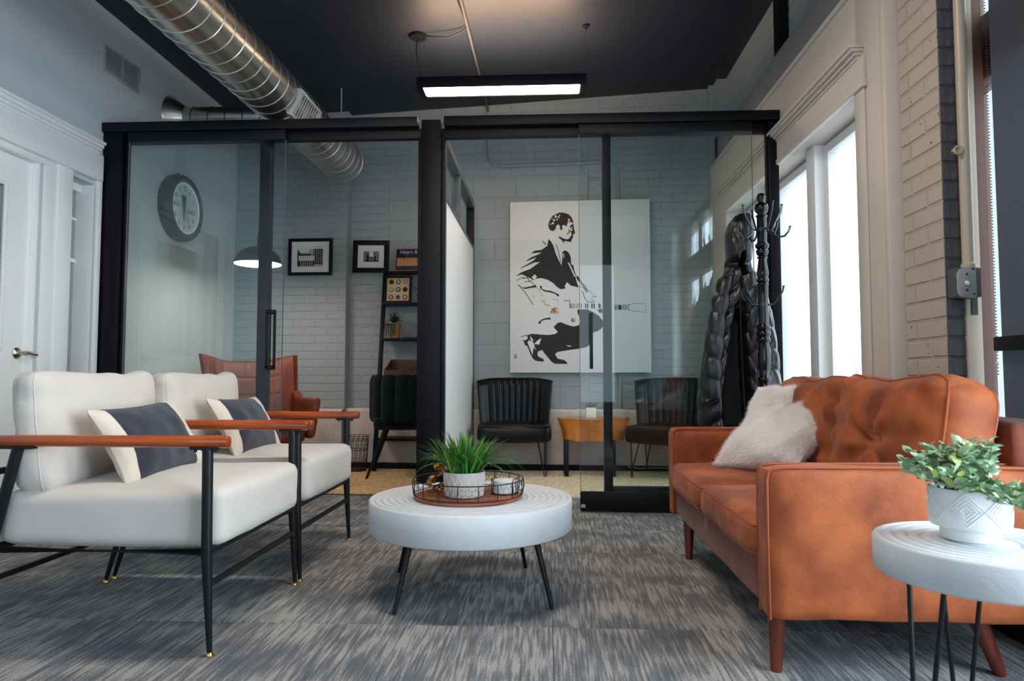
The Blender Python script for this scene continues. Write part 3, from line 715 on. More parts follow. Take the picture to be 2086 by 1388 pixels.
for row in range(3):
    for k in range(nh):
        z = 0.392 + row*0.0187; o = 0.5 if row % 2 else 0.0
        P_ = lambda kk, zz: (TR[0]+(0.2165+0.003*sin((zz-0.39)/0.058*pi))*cos(2*pi*(kk+o)/nh), TR[1]+(0.2165+0.003*sin((zz-0.39)/0.058*pi))*sin(2*pi*(kk+o)/nh), zz)
        m.tube([P_(k, z), P_(k+0.5, z+0.006)], 0.0006, 3, caps=False); m.tube([P_(k+0.5, z+0.006), P_(k+1, z)], 0.0006, 3, caps=False)
        m.tube([P_(k+0.5, z+0.006), P_(k+0.5, z+0.0187)], 0.0006, 3, caps=False)
part('chicken_wire', m, m_black, ty, kind='stuff')
# ---- potted grass
PC = (-0.318, 2.665)
pg = thing('potted_grass', 'faux green grass in a pale concrete pot on the wire tray', 'potted plant', (PC[0], PC[1], 0.387))
part('pot', M().lathe([(0.001,0.388),(0.068,0.388),(0.074,0.392),(0.080,0.478),(0.080,0.484),(0.075,0.484),(0.073,0.470),(0.001,0.470)], (PC[0],PC[1],0), 40), m_concrete, pg)
m = M(); nz = 9
for k in range(nz):
    for s_ in (0, 1):
        P_ = lambda kk, zz: (PC[0]+(0.0745+0.006*(zz-0.392)/0.09)*cos(2*pi*kk/nz), PC[1]+(0.0745+0.006*(zz-0.392)/0.09)*sin(2*pi*kk/nz), zz)
        a, b = (k, k+0.5) if s_ == 0 else (k+1, k+0.5)
        m.tube([P_(a+(b-a)*i/6, 0.395+0.085*i/6) for i in range(7)], 0.0009, 4)
        m.tube([P_(a+(b-a)*i/6, 0.480-0.085*i/6) for i in range(7)], 0.0009, 4)
part('line_pattern', m, m_line, pg, label='white triangular line pattern')
part('soil', M().lathe([(0.001,0.470),(0.072,0.470),(0.001,0.476)], (PC[0],PC[1],0), 20), m_soil, pg)
def blade(L, bend, w, seed):
    m = M(); n = 7; vs = []; fs = []
    for i in range(n+1):
        t = i/n; a = bend*t; x = L*(1-cos(a))/max(bend,1e-3) if bend > 1e-3 else 0; z = L*sin(a)/bend if bend > 1e-3 else L*t
        ww = w*(0.7+0.5*sin(pi*min(1, t*1.2)))*(1-t**3)+0.0004; cr = 0.18*ww
        vs += [(x-cr, -ww/2, z), (x, 0, z-0.0*cr), (x-cr, ww/2, z)]
    for i in range(n):
        b = i*3; fs += [(b,b+1,b+4,b+3),(b+1,b+2,b+5,b+4)]
    return m.add(vs, fs)
rg = random.Random(21); bl_m = []
for k in range(14):
    bend = (0.2,0.3,0.5,0.8,1.1,1.5,2.0)[k % 7]
    me = blade(rg.uniform(0.135,0.165)*(1+0.28*min(bend,1.3)), bend, rg.uniform(0.007,0.011), k).mesh('leaf', smooth=60); me.materials.append(m_grass2 if k in (5, 9, 1) else m_grass); bl_m.append((bend, me))
for k in range(230):
    a = rg.uniform(0, 2*pi); r = 0.062*sqrt(rg.random()); bend, me = bl_m[rg.randrange(14)]
    if r < 0.03 and bend > 0.8: bend, me = bl_m[rg.choice((0,1,2,7,8,9))]
    s = rg.uniform(0.85, 1.1)
    mx = Matrix.Translation((r*cos(a), r*sin(a), 0.085)) @ Matrix.Rotation(a+rg.uniform(-0.6,0.6), 4, 'Z') @ Matrix.Rotation(r/0.062*0.58, 4, 'Y') @ Matrix.Scale(s, 4)
    piece('leaf', me, pg, mx)
# ---- gold ornament
go = thing('gold_ornament', 'gold knotted shell ornament beside the grass pot on the tray', 'ornament', (-0.437, 2.772, 0.387))
def shell(u, v):
    a = -0.4 + 2.3*v; b = (u-0.5)*2.2; r = 0.052*(1-0.25*abs(u-0.5))
    return (-0.437 - r*sin(a)*cos(b)*0.9, 2.772 + 0.058*sin(b), 0.389 + 0.034 + r*cos(a)*0.72)
sh = M().grid(shell, 16, 16); b_ = len(sh.v)
sh.grid(lambda u, v: tuple(Vector(shell(u, v))*0 + (Vector(shell(u, v))-Vector((-0.437,2.772,0.42)))*0.93 + Vector((-0.437,2.772,0.42))), 16, 16)
part('shell', sh, m_gold, go)
for k, (x, y, z, r, tl) in enumerate(((-0.425,2.742,0.409,0.019,0.4),(-0.418,2.772,0.406,0.017,1.2),(-0.44,2.757,0.403,0.014,2.2))):
    part('loop', M().tube([(x+r*cos(2*pi*i/20), y+r*sin(2*pi*i/20)*cos(tl), z+r*sin(2*pi*i/20)*sin(tl)*0.9) for i in range(20)], 0.0045, 8, closed=True), m_gold, go)
for k in range(12):
    a = k*0.9; part('bead', M().ball((-0.432+0.018*cos(a), 2.795+0.016*sin(a), 0.462+0.006*k), 0.010, 10, 6, (1.1,0.8,1.0)), m_gold, go)
# ---- coasters in a wire holder
CC = (-0.165, 2.74)
for k in range(6):
    solo('coaster', M().lathe([(0.001,0),(0.046,0),(0.048,0.0015),(0.048,0.0065),(0.046,0.008),(0.001,0.008)], (CC[0]+0.0006*(k%3), CC[1], 0.391+k*0.0083), 36), m_coaster,
         ('lowest', 'second from the bottom', 'third from the bottom', 'third from the top', 'second from the top', 'topmost')[k] + ' white round coaster in the black wire holder', 'coaster', (CC[0], CC[1], 0.391+k*0.0083), 'stacked white coasters')
ho = thing('coaster_holder', 'black wire holder around the stack of white coasters', 'holder', (CC[0], CC[1], 0.387))
part('base_ring', M().tube(ring(0.052, 0.3895, 40, CC), 0.002, 6, closed=True).tube([(CC[0]-0.05,CC[1],0.3892),(CC[0]+0.05,CC[1],0.3892)], 0.0018, 6), m_black, ho)
for a0 in (200, 320, 20, 140):
    aa = radians(a0); w_ = 0.2
    q = lambda da, z: (CC[0]+0.0525*cos(aa+da), CC[1]+0.0525*sin(aa+da), z)
    part('wire_loop', M().tube([q(-w_,0.3895), q(-w_,0.425), q(-w_*0.95,0.437), q(-w_*0.55,0.446), q(0,0.449), q(w_*0.55,0.446), q(w_*0.95,0.437), q(w_,0.425), q(w_,0.3895)], 0.0019, 6), m_black, ho)

# ---- rust leather sofa facing left
so = thing('leather_sofa', 'rust orange leather two-seat sofa on dark wooden legs by the window', 'sofa', (1.03, 2.755, 0))
def sbox(x0, x1, y0, y1, z0, z1, r, crown=0.0, n=8, wr=0.003, seed=0, side=0.0, cf=7.0, rings=()):
    return softbox(x1-x0, y1-y0, z1-z0, r, crown, n, wr, seed, side, cf, rings).xf(Matrix.Translation(((x0+x1)/2, (y0+y1)/2, (z0+z1)/2)))
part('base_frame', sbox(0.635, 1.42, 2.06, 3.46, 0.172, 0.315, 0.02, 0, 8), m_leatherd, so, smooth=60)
for (y0, y1, nm) in ((1.985, 2.085, 0), (3.435, 3.535, 1)):
    ar = part('arm', sbox(0.622, 1.47, y0, y1, 0.165, 0.592, 0.022, 0.004, 12, 0.004, 3+nm), m_leather, so, smooth=60)
    for y in (y0+0.006, y1-0.006):
        pts = [(0.628,y,0.168),(0.625,y,0.40),(0.626,y,0.560),(0.630,y,0.578),(0.642,y,0.589),(0.665,y,0.592),(1.05,y,0.594),(1.465,y,0.594)]
        part('piping', M().tube(pts, 0.0042, 8), m_piping, ar)
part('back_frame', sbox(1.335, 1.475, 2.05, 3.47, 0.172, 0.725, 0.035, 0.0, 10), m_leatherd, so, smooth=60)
for k, (y0, y1) in enumerate(((2.092, 2.775), (2.785, 3.43))):
    q = sbox(0.605, 1.20, y0, y1, 0.300, 0.428, 0.042, 0.022, 14, 0.006, 11+k, 0.008, rings=((2, 2), (2, 13)))
    sc = part('seat_cushion', q, m_leather, so, smooth=180)
    for rg_ in q.rings: part('piping', M().tube([q.v[i] for i in rg_], 0.0028, 6, closed=True), m_piping, sc)
for k, (y0, y1) in enumerate(((2.075, 2.755), (2.745, 3.445))):
    b = softbox(0.225, y1-y0, 0.415, 0.075, 0.014, 34, 0.013, 21+5*k, 0.030, cfreq=3.6, rings=((0, 6), (0, 29)))
    cy, cz = 0.0, 0.0
    for i, p in enumerate(b.v):
        x, y, z = p; yy = y/((y1-y0)/2); zz = z/0.2075
        if x < 0.04:      # deep pull at the tuft and gathered radiating folds on the front
            d = sqrt((y*1.0)**2 + ((z+0.02)*1.35)**2); ang = atan2(z+0.02, y)
            x += 0.055*exp(-(d/0.075)**2) + 0.016*exp(-(d/0.24)**2)*sin(ang*7+k)*smooth01(d/0.06)
            x += 0.012*exp(-((abs(yy)-0.80)/0.10)**2)*sin(zz*13+k)
        z += 0.022*smooth01((zz-0.2)/0.8)*yy*yy - 0.012*smooth01((zz-0.5)/0.5)*exp(-(yy/0.3)**2)
        b.v[i] = (x, y, z)
    mx = Matrix.Translation((1.225, (y0+y1)/2, 0.628)) @ Matrix.Rotation(radians(11), 4, 'Y')
    b.xf(mx)
    bc = part('back_cushion', b, m_leather, so, smooth=180)
    for rg_ in b.rings: part('piping', M().tube([b.v[i] for i in rg_], 0.0045, 8, closed=True), m_piping, bc)
for (a, f) in (((0.672,2.070,0.175),(0.664,2.060,0)), ((0.672,3.30,0.175),(0.666,3.275,0)), ((1.235,2.075,0.175),(1.292,2.060,0)), ((1.235,3.36,0.175),(1.292,3.38,0))):
    part('leg', M().tube([a, f], [0.027, 0.016], 16), m_sofaleg, so)
# ---- fur cushions
def fur_pillow(label, loc, xd, zd, w, h, t, seed, n):
    o = thing('fur_pillow', label, 'cushion', (loc[0], loc[1], loc[2]-h/2), group='ivory fur cushions')
    part('cover', place(pillow(w, h, t, -1, 1, 30, 30, 0.008, seed, 0.06, 0.45), loc, xd, zd), m_fur, o, smooth=180)
    base = place(pillow(w, h, t, -1, 1, 30, 30, 0.008, seed, 0.06, 0.45), loc, xd, zd)
    r = random.Random(seed); m = M(); cen = Vector(loc)
    fv = [[Vector(base.v[i]) for i in f] for f in base.f]
    zdir = Vector(zd).normalized()
    for _ in range(n):
        q = fv[r.randrange(len(fv))]; a, b = r.random(), r.random()
        p = (q[0]*(1-a)+q[1]*a)*(1-b) + (q[3]*(1-a)+q[2]*a)*b
        nn = (q[1]-q[0]).cross(q[3]-q[0])
        if nn.length < 1e-9: nn = p-cen
        nn.normalize()
        if nn.dot(p-cen) < 0: nn = -nn
        fl_ = Vector((mnoise.noise(p*9), mnoise.noise(p*9+Vector((5,0,0))), mnoise.noise(p*9+Vector((0,7,0)))-0.5))
        d = (nn*0.55 + fl_*0.9 + Vector((r.uniform(-.3,.3), r.uniform(-.3,.3), r.uniform(-.3,.3)))).normalized()
        L = r.uniform(0.014, 0.032); s_ = d.orthogonal().normalized()*0.0010
        m.add([p-s_, p+s_, p+d*L], [(0,1,2)])
    part('fur', m, m_fur, o, smooth=0, kind='stuff')
fur_pillow('large ivory fur cushion leaning at the front of the sofa back', (1.020, 3.06, 0.608), (0.503, -0.852, 0.13), (0.655, 0.48, 0.57), 0.47, 0.43, 0.13, 5, 60000)
fur_pillow('ivory fur cushion tucked behind the large fur one', (1.085, 3.235, 0.635), (0.42, -0.90, 0.06), (0.40, 0.20, 0.9), 0.46, 0.40, 0.12, 9, 36000)

# ---- side table with hairpin legs
SC_ = (0.932, 1.525)
st = thing('side_table', 'small round white side table with grooved top and hairpin legs beside the sofa', 'table', (SC_[0], SC_[1], 0))
part('table_top', M().lathe(grooved_top(0.212, 0.427, 0.500, 6, 0.0255), (SC_[0], SC_[1], 0), 80), m_table, st, smooth=50)
for a0 in (196, 316, 76):
    a = radians(a0); ca, sa = cos(a), sin(a)
    top = lambda s_: (SC_[0]+0.150*ca - s_*0.045*sa, SC_[1]+0.150*sa + s_*0.045*ca, 0.427)
    f = (SC_[0]+0.178*ca, SC_[1]+0.178*sa)
    pth = [top(-1), (f[0]+0.010*sa, f[1]-0.010*ca, 0.03), (f[0]+0.006*sa, f[1]-0.006*ca, 0.008), (f[0], f[1], 0.005), (f[0]-0.006*sa, f[1]+0.006*ca, 0.008), (f[0]-0.010*sa, f[1]+0.010*ca, 0.03), top(1)]
    lg = part('leg', M().tube(pth, 0.0052, 10), m_black, st)
    part('mounting_plate', M().bar(top(-1.3), top(1.3), 0.03, 0.003), m_black, lg)
# ---- eucalyptus in a footed pot
EC = (0.918, 1.548)
eu = thing('potted_eucalyptus', 'bushy pale green eucalyptus in a white diamond-patterned footed pot', 'potted plant', (EC[0], EC[1], 0.50))
prof = [(0.001,0.500),(0.055,0.500),(0.057,0.502),(0.057,0.522),(0.060,0.526),(0.074,0.529),(0.0765,0.534),(0.0785,0.608),(0.077,0.611),(0.073,0.611),(0.071,0.595),(0.001,0.595)]
pt = part('pot', M().lathe(prof, (EC[0],EC[1],0), 56), m_ceramic, eu)
m = M(); nd = 7
for k in range(nd):
    for g in range(4):
        hw = 0.5*(1-g*0.24); hh = 0.036*(1-g*0.24)
        q = lambda da, dz: (EC[0]+(0.0768+0.002*(dz+0.036)/0.072)*cos(2*pi*(k+da)/nd+0.5), EC[1]+(0.0768+0.002*(dz+0.036)/0.072)*sin(2*pi*(k+da)/nd+0.5), 0.570+dz)
        loop = []
        for (a, b, c, d) in ((hw,0,0,hh),(0,hh,-hw,0),(-hw,0,0,-hh),(0,-hh,hw,0)):
            for i in range(4): loop.append(q(a+(c-a)*i/4, b+(d-b)*i/4))
        m.tube(loop, 0.0016, 4, closed=True)
part('diamond_relief', m, m_ceramic, pt)
part('soil', M().lathe([(0.001,0.595),(0.070,0.595),(0.001,0.600)], (EC[0],EC[1],0), 20), m_soil, eu)
def leafm(L, w):
    m = M(); n = 6; vs = []; fs = []
    for i in range(n+1):
        t = i/n; ww = w*sin(pi*(0.04+0.92*t)**0.75)*0.5; z = 0.18*L*sin(pi*t*0.9)
        vs += [(t*L, -ww, z-ww*0.25), (t*L, 0, z), (t*L, ww, z-ww*0.25)]
    for i in range(n):
        b = i*3; fs += [(b,b+1,b+4,b+3),(b+1,b+2,b+5,b+4)]
    return m.add(vs, fs)
lm = []
for k in range(5):
    me = leafm(0.022+0.002*k, 0.015+0.0012*k).mesh('leaf', smooth=80); me.materials.append(m_leaf2 if k == 4 else m_leaf); lm.append(me)
re_ = random.Random(5); sm = M(); spots = []; fill = M()
for k in range(104):
    a = 2.39996*k + re_.uniform(-0.2,0.2); el = radians(-4+90*((k*0.618) % 1.0)**0.9); R = re_.uniform(0.088, 0.128)*(1.0 if el > 0.5 else 1.08)
    base = Vector((re_.uniform(-.045,.045), re_.uniform(-.045,.045), 0.097))
    d = Vector((cos(a)*cos(el), sin(a)*cos(el), sin(el)*0.92)); tip = base*1.0 + d*R; mid = base.lerp(tip, 0.5) + Vector((0,0,0.02)); tip.z -= 0.030*cos(el)**2
    f_pt = lambda t: base.lerp(mid, t).lerp(mid.lerp(tip, t), t)
    sm.tube([f_pt(t/4)+Vector((EC[0],EC[1],0.5)) for t in range(5)], 0.0011, 4)
    for j in range(5):
        p = f_pt(0.40+0.60*j/4)
        for s_ in (0, 1): spots.append((p, a, s_, j, (f_pt(1.0)-f_pt(0.9)).normalized()))
order = list(range(len(spots))); re_.shuffle(order)
for n_i, q in enumerate(order):
    p, a, s_, j, d = spots[q]
    az = a + (s_-0.5)*2*re_.uniform(0.5,1.6)
    mx = Matrix.Translation(p) @ Matrix.Rotation(az, 4, 'Z') @ Matrix.Rotation(-re_.uniform(-0.3,1.0), 4, 'Y') @ Matrix.Rotation(re_.uniform(-0.9,0.9), 4, 'X') @ Matrix.Scale(re_.uniform(0.72,1.05), 4)
    if n_i < 298: piece('leaf', lm[re_.randrange(5)], eu, mx)
    else:
        me = lm[re_.randrange(4)]; fill.add([mx @ v.co + Vector((EC[0],EC[1],0.5)) for v in me.vertices], [tuple(f.vertices) for f in me.polygons])
part('foliage', fill, m_leaf, eu, smooth=80, kind='stuff')
part('stems', sm, m_stem, eu, kind='stuff')

# ================================================================ COAT RACK AND JACKET
CR = (1.247, 3.97)
kz = lambda z: 0.85+(z-0.85)*0.978 if z > 0.3 else z
cr = thing('coat_rack', 'black turned wooden coat rack with metal double hooks beside the glass partition', 'coat rack', (CR[0], CR[1], 0))
prof = [(0.001,0.10),(0.030,0.10),(0.034,0.14),(0.026,0.18),(0.022,0.22),(0.030,0.26),(0.030,0.42),(0.022,0.45),(0.032,0.48),(0.022,0.51),(0.026,0.55),(0.026,0.80),(0.027,0.815),(0.034,0.828),(0.035,0.842),(0.027,0.852),(0.022,0.862),(0.030,0.90),(0.035,0.955),(0.032,1.01),(0.026,1.05),
        (0.034,1.058),(0.036,1.072),(0.028,1.083),(0.036,1.095),(0.037,1.110),(0.028,1.122),(0.035,1.134),(0.035,1.148),(0.026,1.158),(0.026,1.165),(0.027,1.30),(0.028,1.385),(0.031,1.39),(0.031,1.396),(0.024,1.402),(0.033,1.41),(0.033,1.424),(0.027,1.432),(0.031,1.448),(0.033,1.46),(0.028,1.49),(0.020,1.545),(0.029,1.549),(0.029,1.554),(0.020,1.560),(0.031,1.572),(0.035,1.590),(0.027,1.604),
        (0.037,1.612),(0.038,1.630),(0.026,1.640),(0.026,1.648),(0.027,1.72),(0.026,1.792),(0.032,1.796),(0.032,1.802),(0.022,1.806),(0.022,1.812),(0.034,1.828),(0.038,1.848),(0.034,1.868),(0.020,1.876),(0.017,1.884),(0.023,1.898),(0.025,1.914),(0.019,1.930),(0.008,1.936),(0.001,1.937)]
part('pole', M().lathe([(r, kz(z)) for r, z in prof], (CR[0],CR[1],0), 28), m_lacquer, cr, smooth=50)
for k in range(4):
    a = radians(25+90*k); q = lambda r, z: (CR[0]+r*cos(a), CR[1]+r*sin(a), z)
    part('foot', M().tube([q(0.01,0.22), q(0.07,0.20), q(0.14,0.12), q(0.20,0.05), q(0.24,0.016)], [0.018,0.020,0.019,0.017,0.014], 10), m_lacquer, cr)
def hook(a, z, big):
    a = radians(a); q = lambda r, dz: (CR[0]+r*cos(a), CR[1]+r*sin(a), z+dz)
    k = 1.0 if big else 0.72
    m = M()
    up = [q(0.028,0), q(0.055,0.0), q(0.070,0.022*k), q(0.088,0.062*k), q(0.106,0.100*k), q(0.112,0.142*k)]
    m.tube(up, 0.0060*(1 if big else 0.8), 8); m.ball(up[-1], 0.009*(1 if big else 0.8), 10, 6, (1,1,0.5))
    if big:
        dn = [q(0.055,0.0), q(0.066,-0.026), q(0.092,-0.045), q(0.124,-0.040), q(0.146,-0.014), q(0.155,0.014)]
        m.tube(dn, 0.0060, 8); m.ball(dn[-1], 0.009, 10, 6, (1,1,0.5))
    return m
for a in (190, -8, 285, 100): part('hook', hook(a, kz(1.716), True), m_hook, cr)
for a in (200, -25, 60, 150): part('hook', hook(a, kz(1.272), False), m_hook, cr)
part('hook_band', M().lathe([(r, kz(z)) for r, z in ((0.027,1.706),(0.031,1.706),(0.031,1.726),(0.027,1.726))], (CR[0],CR[1],0), 24), m_hook, cr)
part('hook_band', M().lathe([(r, kz(z)) for r, z in ((0.027,1.262),(0.031,1.262),(0.031,1.282),(0.027,1.282))], (CR[0],CR[1],0), 24), m_hook, cr)

jk = thing('puffer_jacket', 'black quilted puffer jacket with a hood hanging on the coat rack', 'jacket', (1.16, 4.13, 0.52))
# outline of the hanging jacket: height, left edge, right edge (metres), depth half
OUT = [(1.845,1.185,1.245,0.03),(1.83,1.155,1.262,0.07),(1.78,1.115,1.268,0.10),(1.72,1.098,1.268,0.11),(1.66,1.096,1.262,0.11),(1.60,1.100,1.255,0.11),(1.545,1.100,1.250,0.10),(1.50,1.090,1.262,0.10),(1.44,1.070,1.30,0.11),(1.36,1.045,1.335,0.12),(1.25,1.005,1.365,0.13),(1.12,0.968,1.385,0.14),(0.98,0.945,1.40,0.15),(0.84,0.925,1.41,0.155),(0.70,0.915,1.425,0.155),(0.56,0.915,1.435,0.15),(0.525,0.93,1.42,0.13)]
def outl(z):
    for i in range(len(OUT)-1):
        a, b = OUT[i], OUT[i+1]
        if a[0] >= z >= b[0]:
            t = (a[0]-z)/(a[0]-b[0]); return [a[j]+(b[j]-a[j])*t for j in (1,2,3)]
    return list(OUT[-1][1:])
JY = 4.195
def jacket(u, v):
    z = 1.845 + (0.525-1.845)*v; l, r, d = outl(z)
    th = 2*pi*u - pi; c, hw = (l+r)/2, (r-l)/2
    sgn = lambda t, e: (abs(t)**e)*(1 if t >= 0 else -1)
    x = sgn(sin(th), 0.9); y = -sgn(cos(th), 0.9)          # th = 0 faces the camera
    fx = x
    seam = z + 0.13*abs(fx+0.18) + 0.012*sin(fx*4)
    qd = abs(sin(pi*seam/0.128))**0.55
    k = 0.78 + 0.22*qd
    if z > 1.52: k = 0.93 + 0.07*abs(sin(pi*(z+0.25*fx)/0.14))**0.5
    wr = mnoise.noise(Vector((fx*6, z*9, y*3)))*0.05 + (1-abs(mnoise.noise(Vector((fx*9, z*14, y*2)))))**5*(-0.05)
    k += wr
    px, py = c + hw*x*(0.9+0.1*k), JY + d*0.92*y*k
    if y < 0:
        op = smooth01((1.32-z)/0.2); w_ = 0.16+0.12*smooth01((1.25-z)/0.6)
        g = exp(-((fx+0.18)/w_)**4)*op; py += 0.17*g                       # the jacket hangs open: a deep dark cleft
        g2 = exp(-((fx-0.05)/0.14)**2)*smooth01((z-1.30)/0.08)*smooth01((1.62-z)/0.06); py += 0.07*g2
        py += 0.05*exp(-((z-1.535)/0.022)**2)
    return (px, py, z)
jm = M().grid(jacket, 120, 190, True)
b_ = len(jm.v)
part('body', jm, m_puffer, jk, smooth=180)
part('lining', M().box(1.04, 1.24, 4.20, 4.215, 0.56, 1.30), m_pufferd, jk)
def sleeve(path, r0, seed):
    def f(u, v):
        n = len(path)-1; t = min(v*n, n-1e-6); i = int(t); p = Vector(path[i]).lerp(Vector(path[i+1]), t-i)
        a = 2*pi*u; rr = (r0[0]+(r0[1]-r0[0])*v)
        q = abs(sin(pi*(v*6.0+0.28*sin(a+seed))))**0.55
        rr *= 0.78+0.22*q + mnoise.noise(Vector((cos(a)*2, sin(a)*2, v*8+seed)))*0.10
        return (p.x+rr*cos(a), p.y+rr*0.8*sin(a), p.z + 0.02*cos(a))
    return M().grid(f, 40, 90, True)
part('sleeve', sleeve([(1.20,4.12,1.46),(1.235,4.10,1.32),(1.245,4.10,1.14),(1.255,4.10,0.95),(1.27,4.11,0.78)], (0.055,0.066), 2), m_puffer, jk, smooth=180)
part('sleeve', sleeve([(1.09,4.14,1.46),(1.04,4.11,1.30),(1.005,4.10,1.10),(0.99,4.10,0.90),(0.98,4.10,0.72)], (0.055,0.062), 5), m_puffer, jk, smooth=180)
part('zip', M().tube([(1.150,4.09,1.36),(1.155,4.10,1.2),(1.158,4.10,1.0),(1.165,4.10,0.8),(1.17,4.10,0.6)], 0.004, 6), m_pufferd, jk)

# ================================================================ OFFICES
rug = M()
def rugm(x0, x1, y0, y1, seed):
    nx, ny = 150, int((y1-y0)/0.0055)
    def f(u, v):
        x = x0+(x1-x0)*u; y = y0+(y1-y0)*v
        row = y/0.033; rr = abs(sin(pi*row))**0.7
        bump = 0.004*abs(sin(pi*(x/0.028+0.5*(int(row) % 2))))
        e = 0.010*mnoise.noise(Vector((y*9, seed, 2))) if u in (0, 1) else 0
        z = 0.004 + 0.008*rr + bump*rr
        if v in (0.0, 1.0) or u in (0.0, 1.0): z = 0.0015
        return (x+e, y, z)
    return M().grid(f, nx, ny)
solo('jute_rug', rugm(-2.55, -0.78, 4.93, 6.22, 1), m_rug2, 'tan woven jute rug on the floor of the left office', 'rug', (-1.7, 5.5, 0), smooth=60)
solo('jute_rug', rugm(-0.60, 1.42, 4.83, 6.17, 4), m_rug, 'pale woven jute rug on the floor of the right office', 'rug', (0.4, 5.5, 0), smooth=60)

def slipper(label, loc, rz):
    t = thing('slipper_chair', label, 'chair', loc, rz, 'black leather slipper chairs')
    # local: front is -y, seat centre at origin
    s = softbox(0.62, 0.50, 0.145, 0.045, 0.018, 12, 0.003, 3, side=0.008).xf(Matrix.Translation((0, -0.02, 0.365)))
    sc = part('seat', s, m_bleather, t, local=True, smooth=180)
    part('piping', M().tube([(-0.300,0.2,0.425),(-0.306,-0.22,0.425),(-0.285,-0.262,0.425),(0,-0.276,0.428),(0.285,-0.262,0.425),(0.306,-0.22,0.425),(0.300,0.2,0.425)], 0.004, 6), m_bleather, sc, local=True)
    nc = 12
    def back(u, v, side):
        a = (u-0.5)*2; w = 0.298 + 0.042*v
        x = a*w; ch = abs(sin(pi*(u*nc))) if abs(a) < 0.80 else 1.0
        y = 0.235 + 0.055*v - 0.145*abs(a)**2.6
        z = 0.36 + 0.47*v - 0.03*abs(a)**4*v
        if side == 0: y -= 0.045*sqrt(max(0, 1-abs(2*v-1)**8))*sqrt(max(0, 1-abs(a)**10)) - 0.020*(1-ch**0.5)
        else: y += 0.030*sqrt(max(0, 1-abs(2*v-1)**6))*sqrt(max(0, 1-abs(a)**8))
        return (x, y, z)
    m = M().grid(lambda u, v: back(u, v, 0), 120, 16); m.grid(lambda u, v: back(u, v, 1), 120, 16)
    bk = part('backrest', m, m_bleather, t, local=True, smooth=180)
    part('piping', M().tube([back(i/40, 1.0, 0) for i in range(41)], 0.006, 6), m_bleather, bk, local=True)
    for (sx, sy) in ((-1,-1),(1,-1),(-1,1),(1,1)):
        x, y = sx*0.235, sy*0.19
        f = (x+sx*0.025, y+sy*0.035)
        part('leg', M().tube([(x-0.032*sx,y,0.297),(f[0]-0.008,f[1],0.02),(f[0],f[1],0.006),(f[0]+0.008,f[1],0.02),(x+0.035*sx,y+0.02*sy,0.297)], 0.005, 8), m_black, t, local=True)
    return t
slipper('black channel-tufted leather chair between the divider and the stump table', (-0.275, 5.98, 0.008), radians(2))
slipper('black channel-tufted leather chair behind the coat rack and jacket', (1.035, 5.84, 0.008), radians(-24))

# live-edge stump table
STC = (0.392, 5.955)
sp = thing('stump_table', 'honey-coloured live-edge tree stump table on black steel legs', 'table', (STC[0], STC[1], 0.008))
def stump(u, v):
    a = 2*pi*u
    rr = 1 + 0.07*sin(3*a+0.6) + 0.05*sin(5*a+2) + 0.025*sin(9*a) + 0.012*sin(17*a+1)
    fl_ = 1.0 if v > 0.999 else (0.84 + 0.16*v**1.8)
    rr *= fl_ + 0.02*mnoise.noise(Vector((cos(a)*4, sin(a)*4, v*2)))
    return (STC[0]+0.305*rr*cos(a), STC[1]+0.225*rr*sin(a), 0.312+0.183*v + (0.006*sin(7*a) if v < 0.01 else 0))
m = M().grid(stump, 96, 12, True); m.f.append(tuple(range(96))[::-1])
sl = part('stump', m, m_stump, sp, smooth=60)
m = M(); top = [stump(i/96, 1.0) for i in range(96)]
m.grid(lambda u, v: tuple(Vector((STC[0], STC[1], 0.498)).lerp(Vector(top[int(round(u*96)) % 96]) + Vector((0,0,0.001)), max(0.001, 1-v))), 96, 4, True)
part('stump_top', m, m_stumptop, sp, smooth=60)
for x in (0.172, 0.565):
    part('leg_frame', M().box(x-0.018,x+0.018,5.80,5.818,0.008,0.315).box(x-0.018,x+0.018,6.09,6.108,0.008,0.315).box(x-0.018,x+0.018,5.818,6.09,0.008,0.026).box(x-0.018,x+0.018,5.818,6.09,0.297,0.315), m_black, sp, bevel=0.002)
pb = thing('pencil_holder', 'white cube pencil holder with dark pencils on the stump table', 'pencil holder', (0.39, 5.98, 0.498))
m = M().box(0.348,0.352,5.945,6.02,0.499,0.583).box(0.428,0.432,5.945,6.02,0.499,0.583).box(0.352,0.428,5.945,5.949,0.499,0.583).box(0.352,0.428,6.016,6.02,0.499,0.583).box(0.352,0.428,5.949,6.016,0.499,0.503)
part('cube', m, m_white, pb, bevel=0.001)
for k in range(7):
    x, y = 0.362+0.010*k, 5.96+0.008*((k*3) % 6)
    part('pencil', M().rod((x,y,0.505), (x+(k-3)*0.004,y+0.01,0.612+0.006*((k*5) % 4)), 0.0034, 0.0028, 6), m_black, pb)
# white lamp cord on the floor behind the stump
solo('power_cord', M().tube([(0.60,6.21,0.22),(0.66,6.20,0.12),(0.74,6.18,0.045),(0.84,6.17,0.035),(0.98,6.165,0.045),(1.08,6.16,0.04),(1.25,6.15,0.03)], 0.003, 6), m_line, 'thin white power cord along the plinth behind the stump table', 'cord', (0.6, 6.2, 0.03))

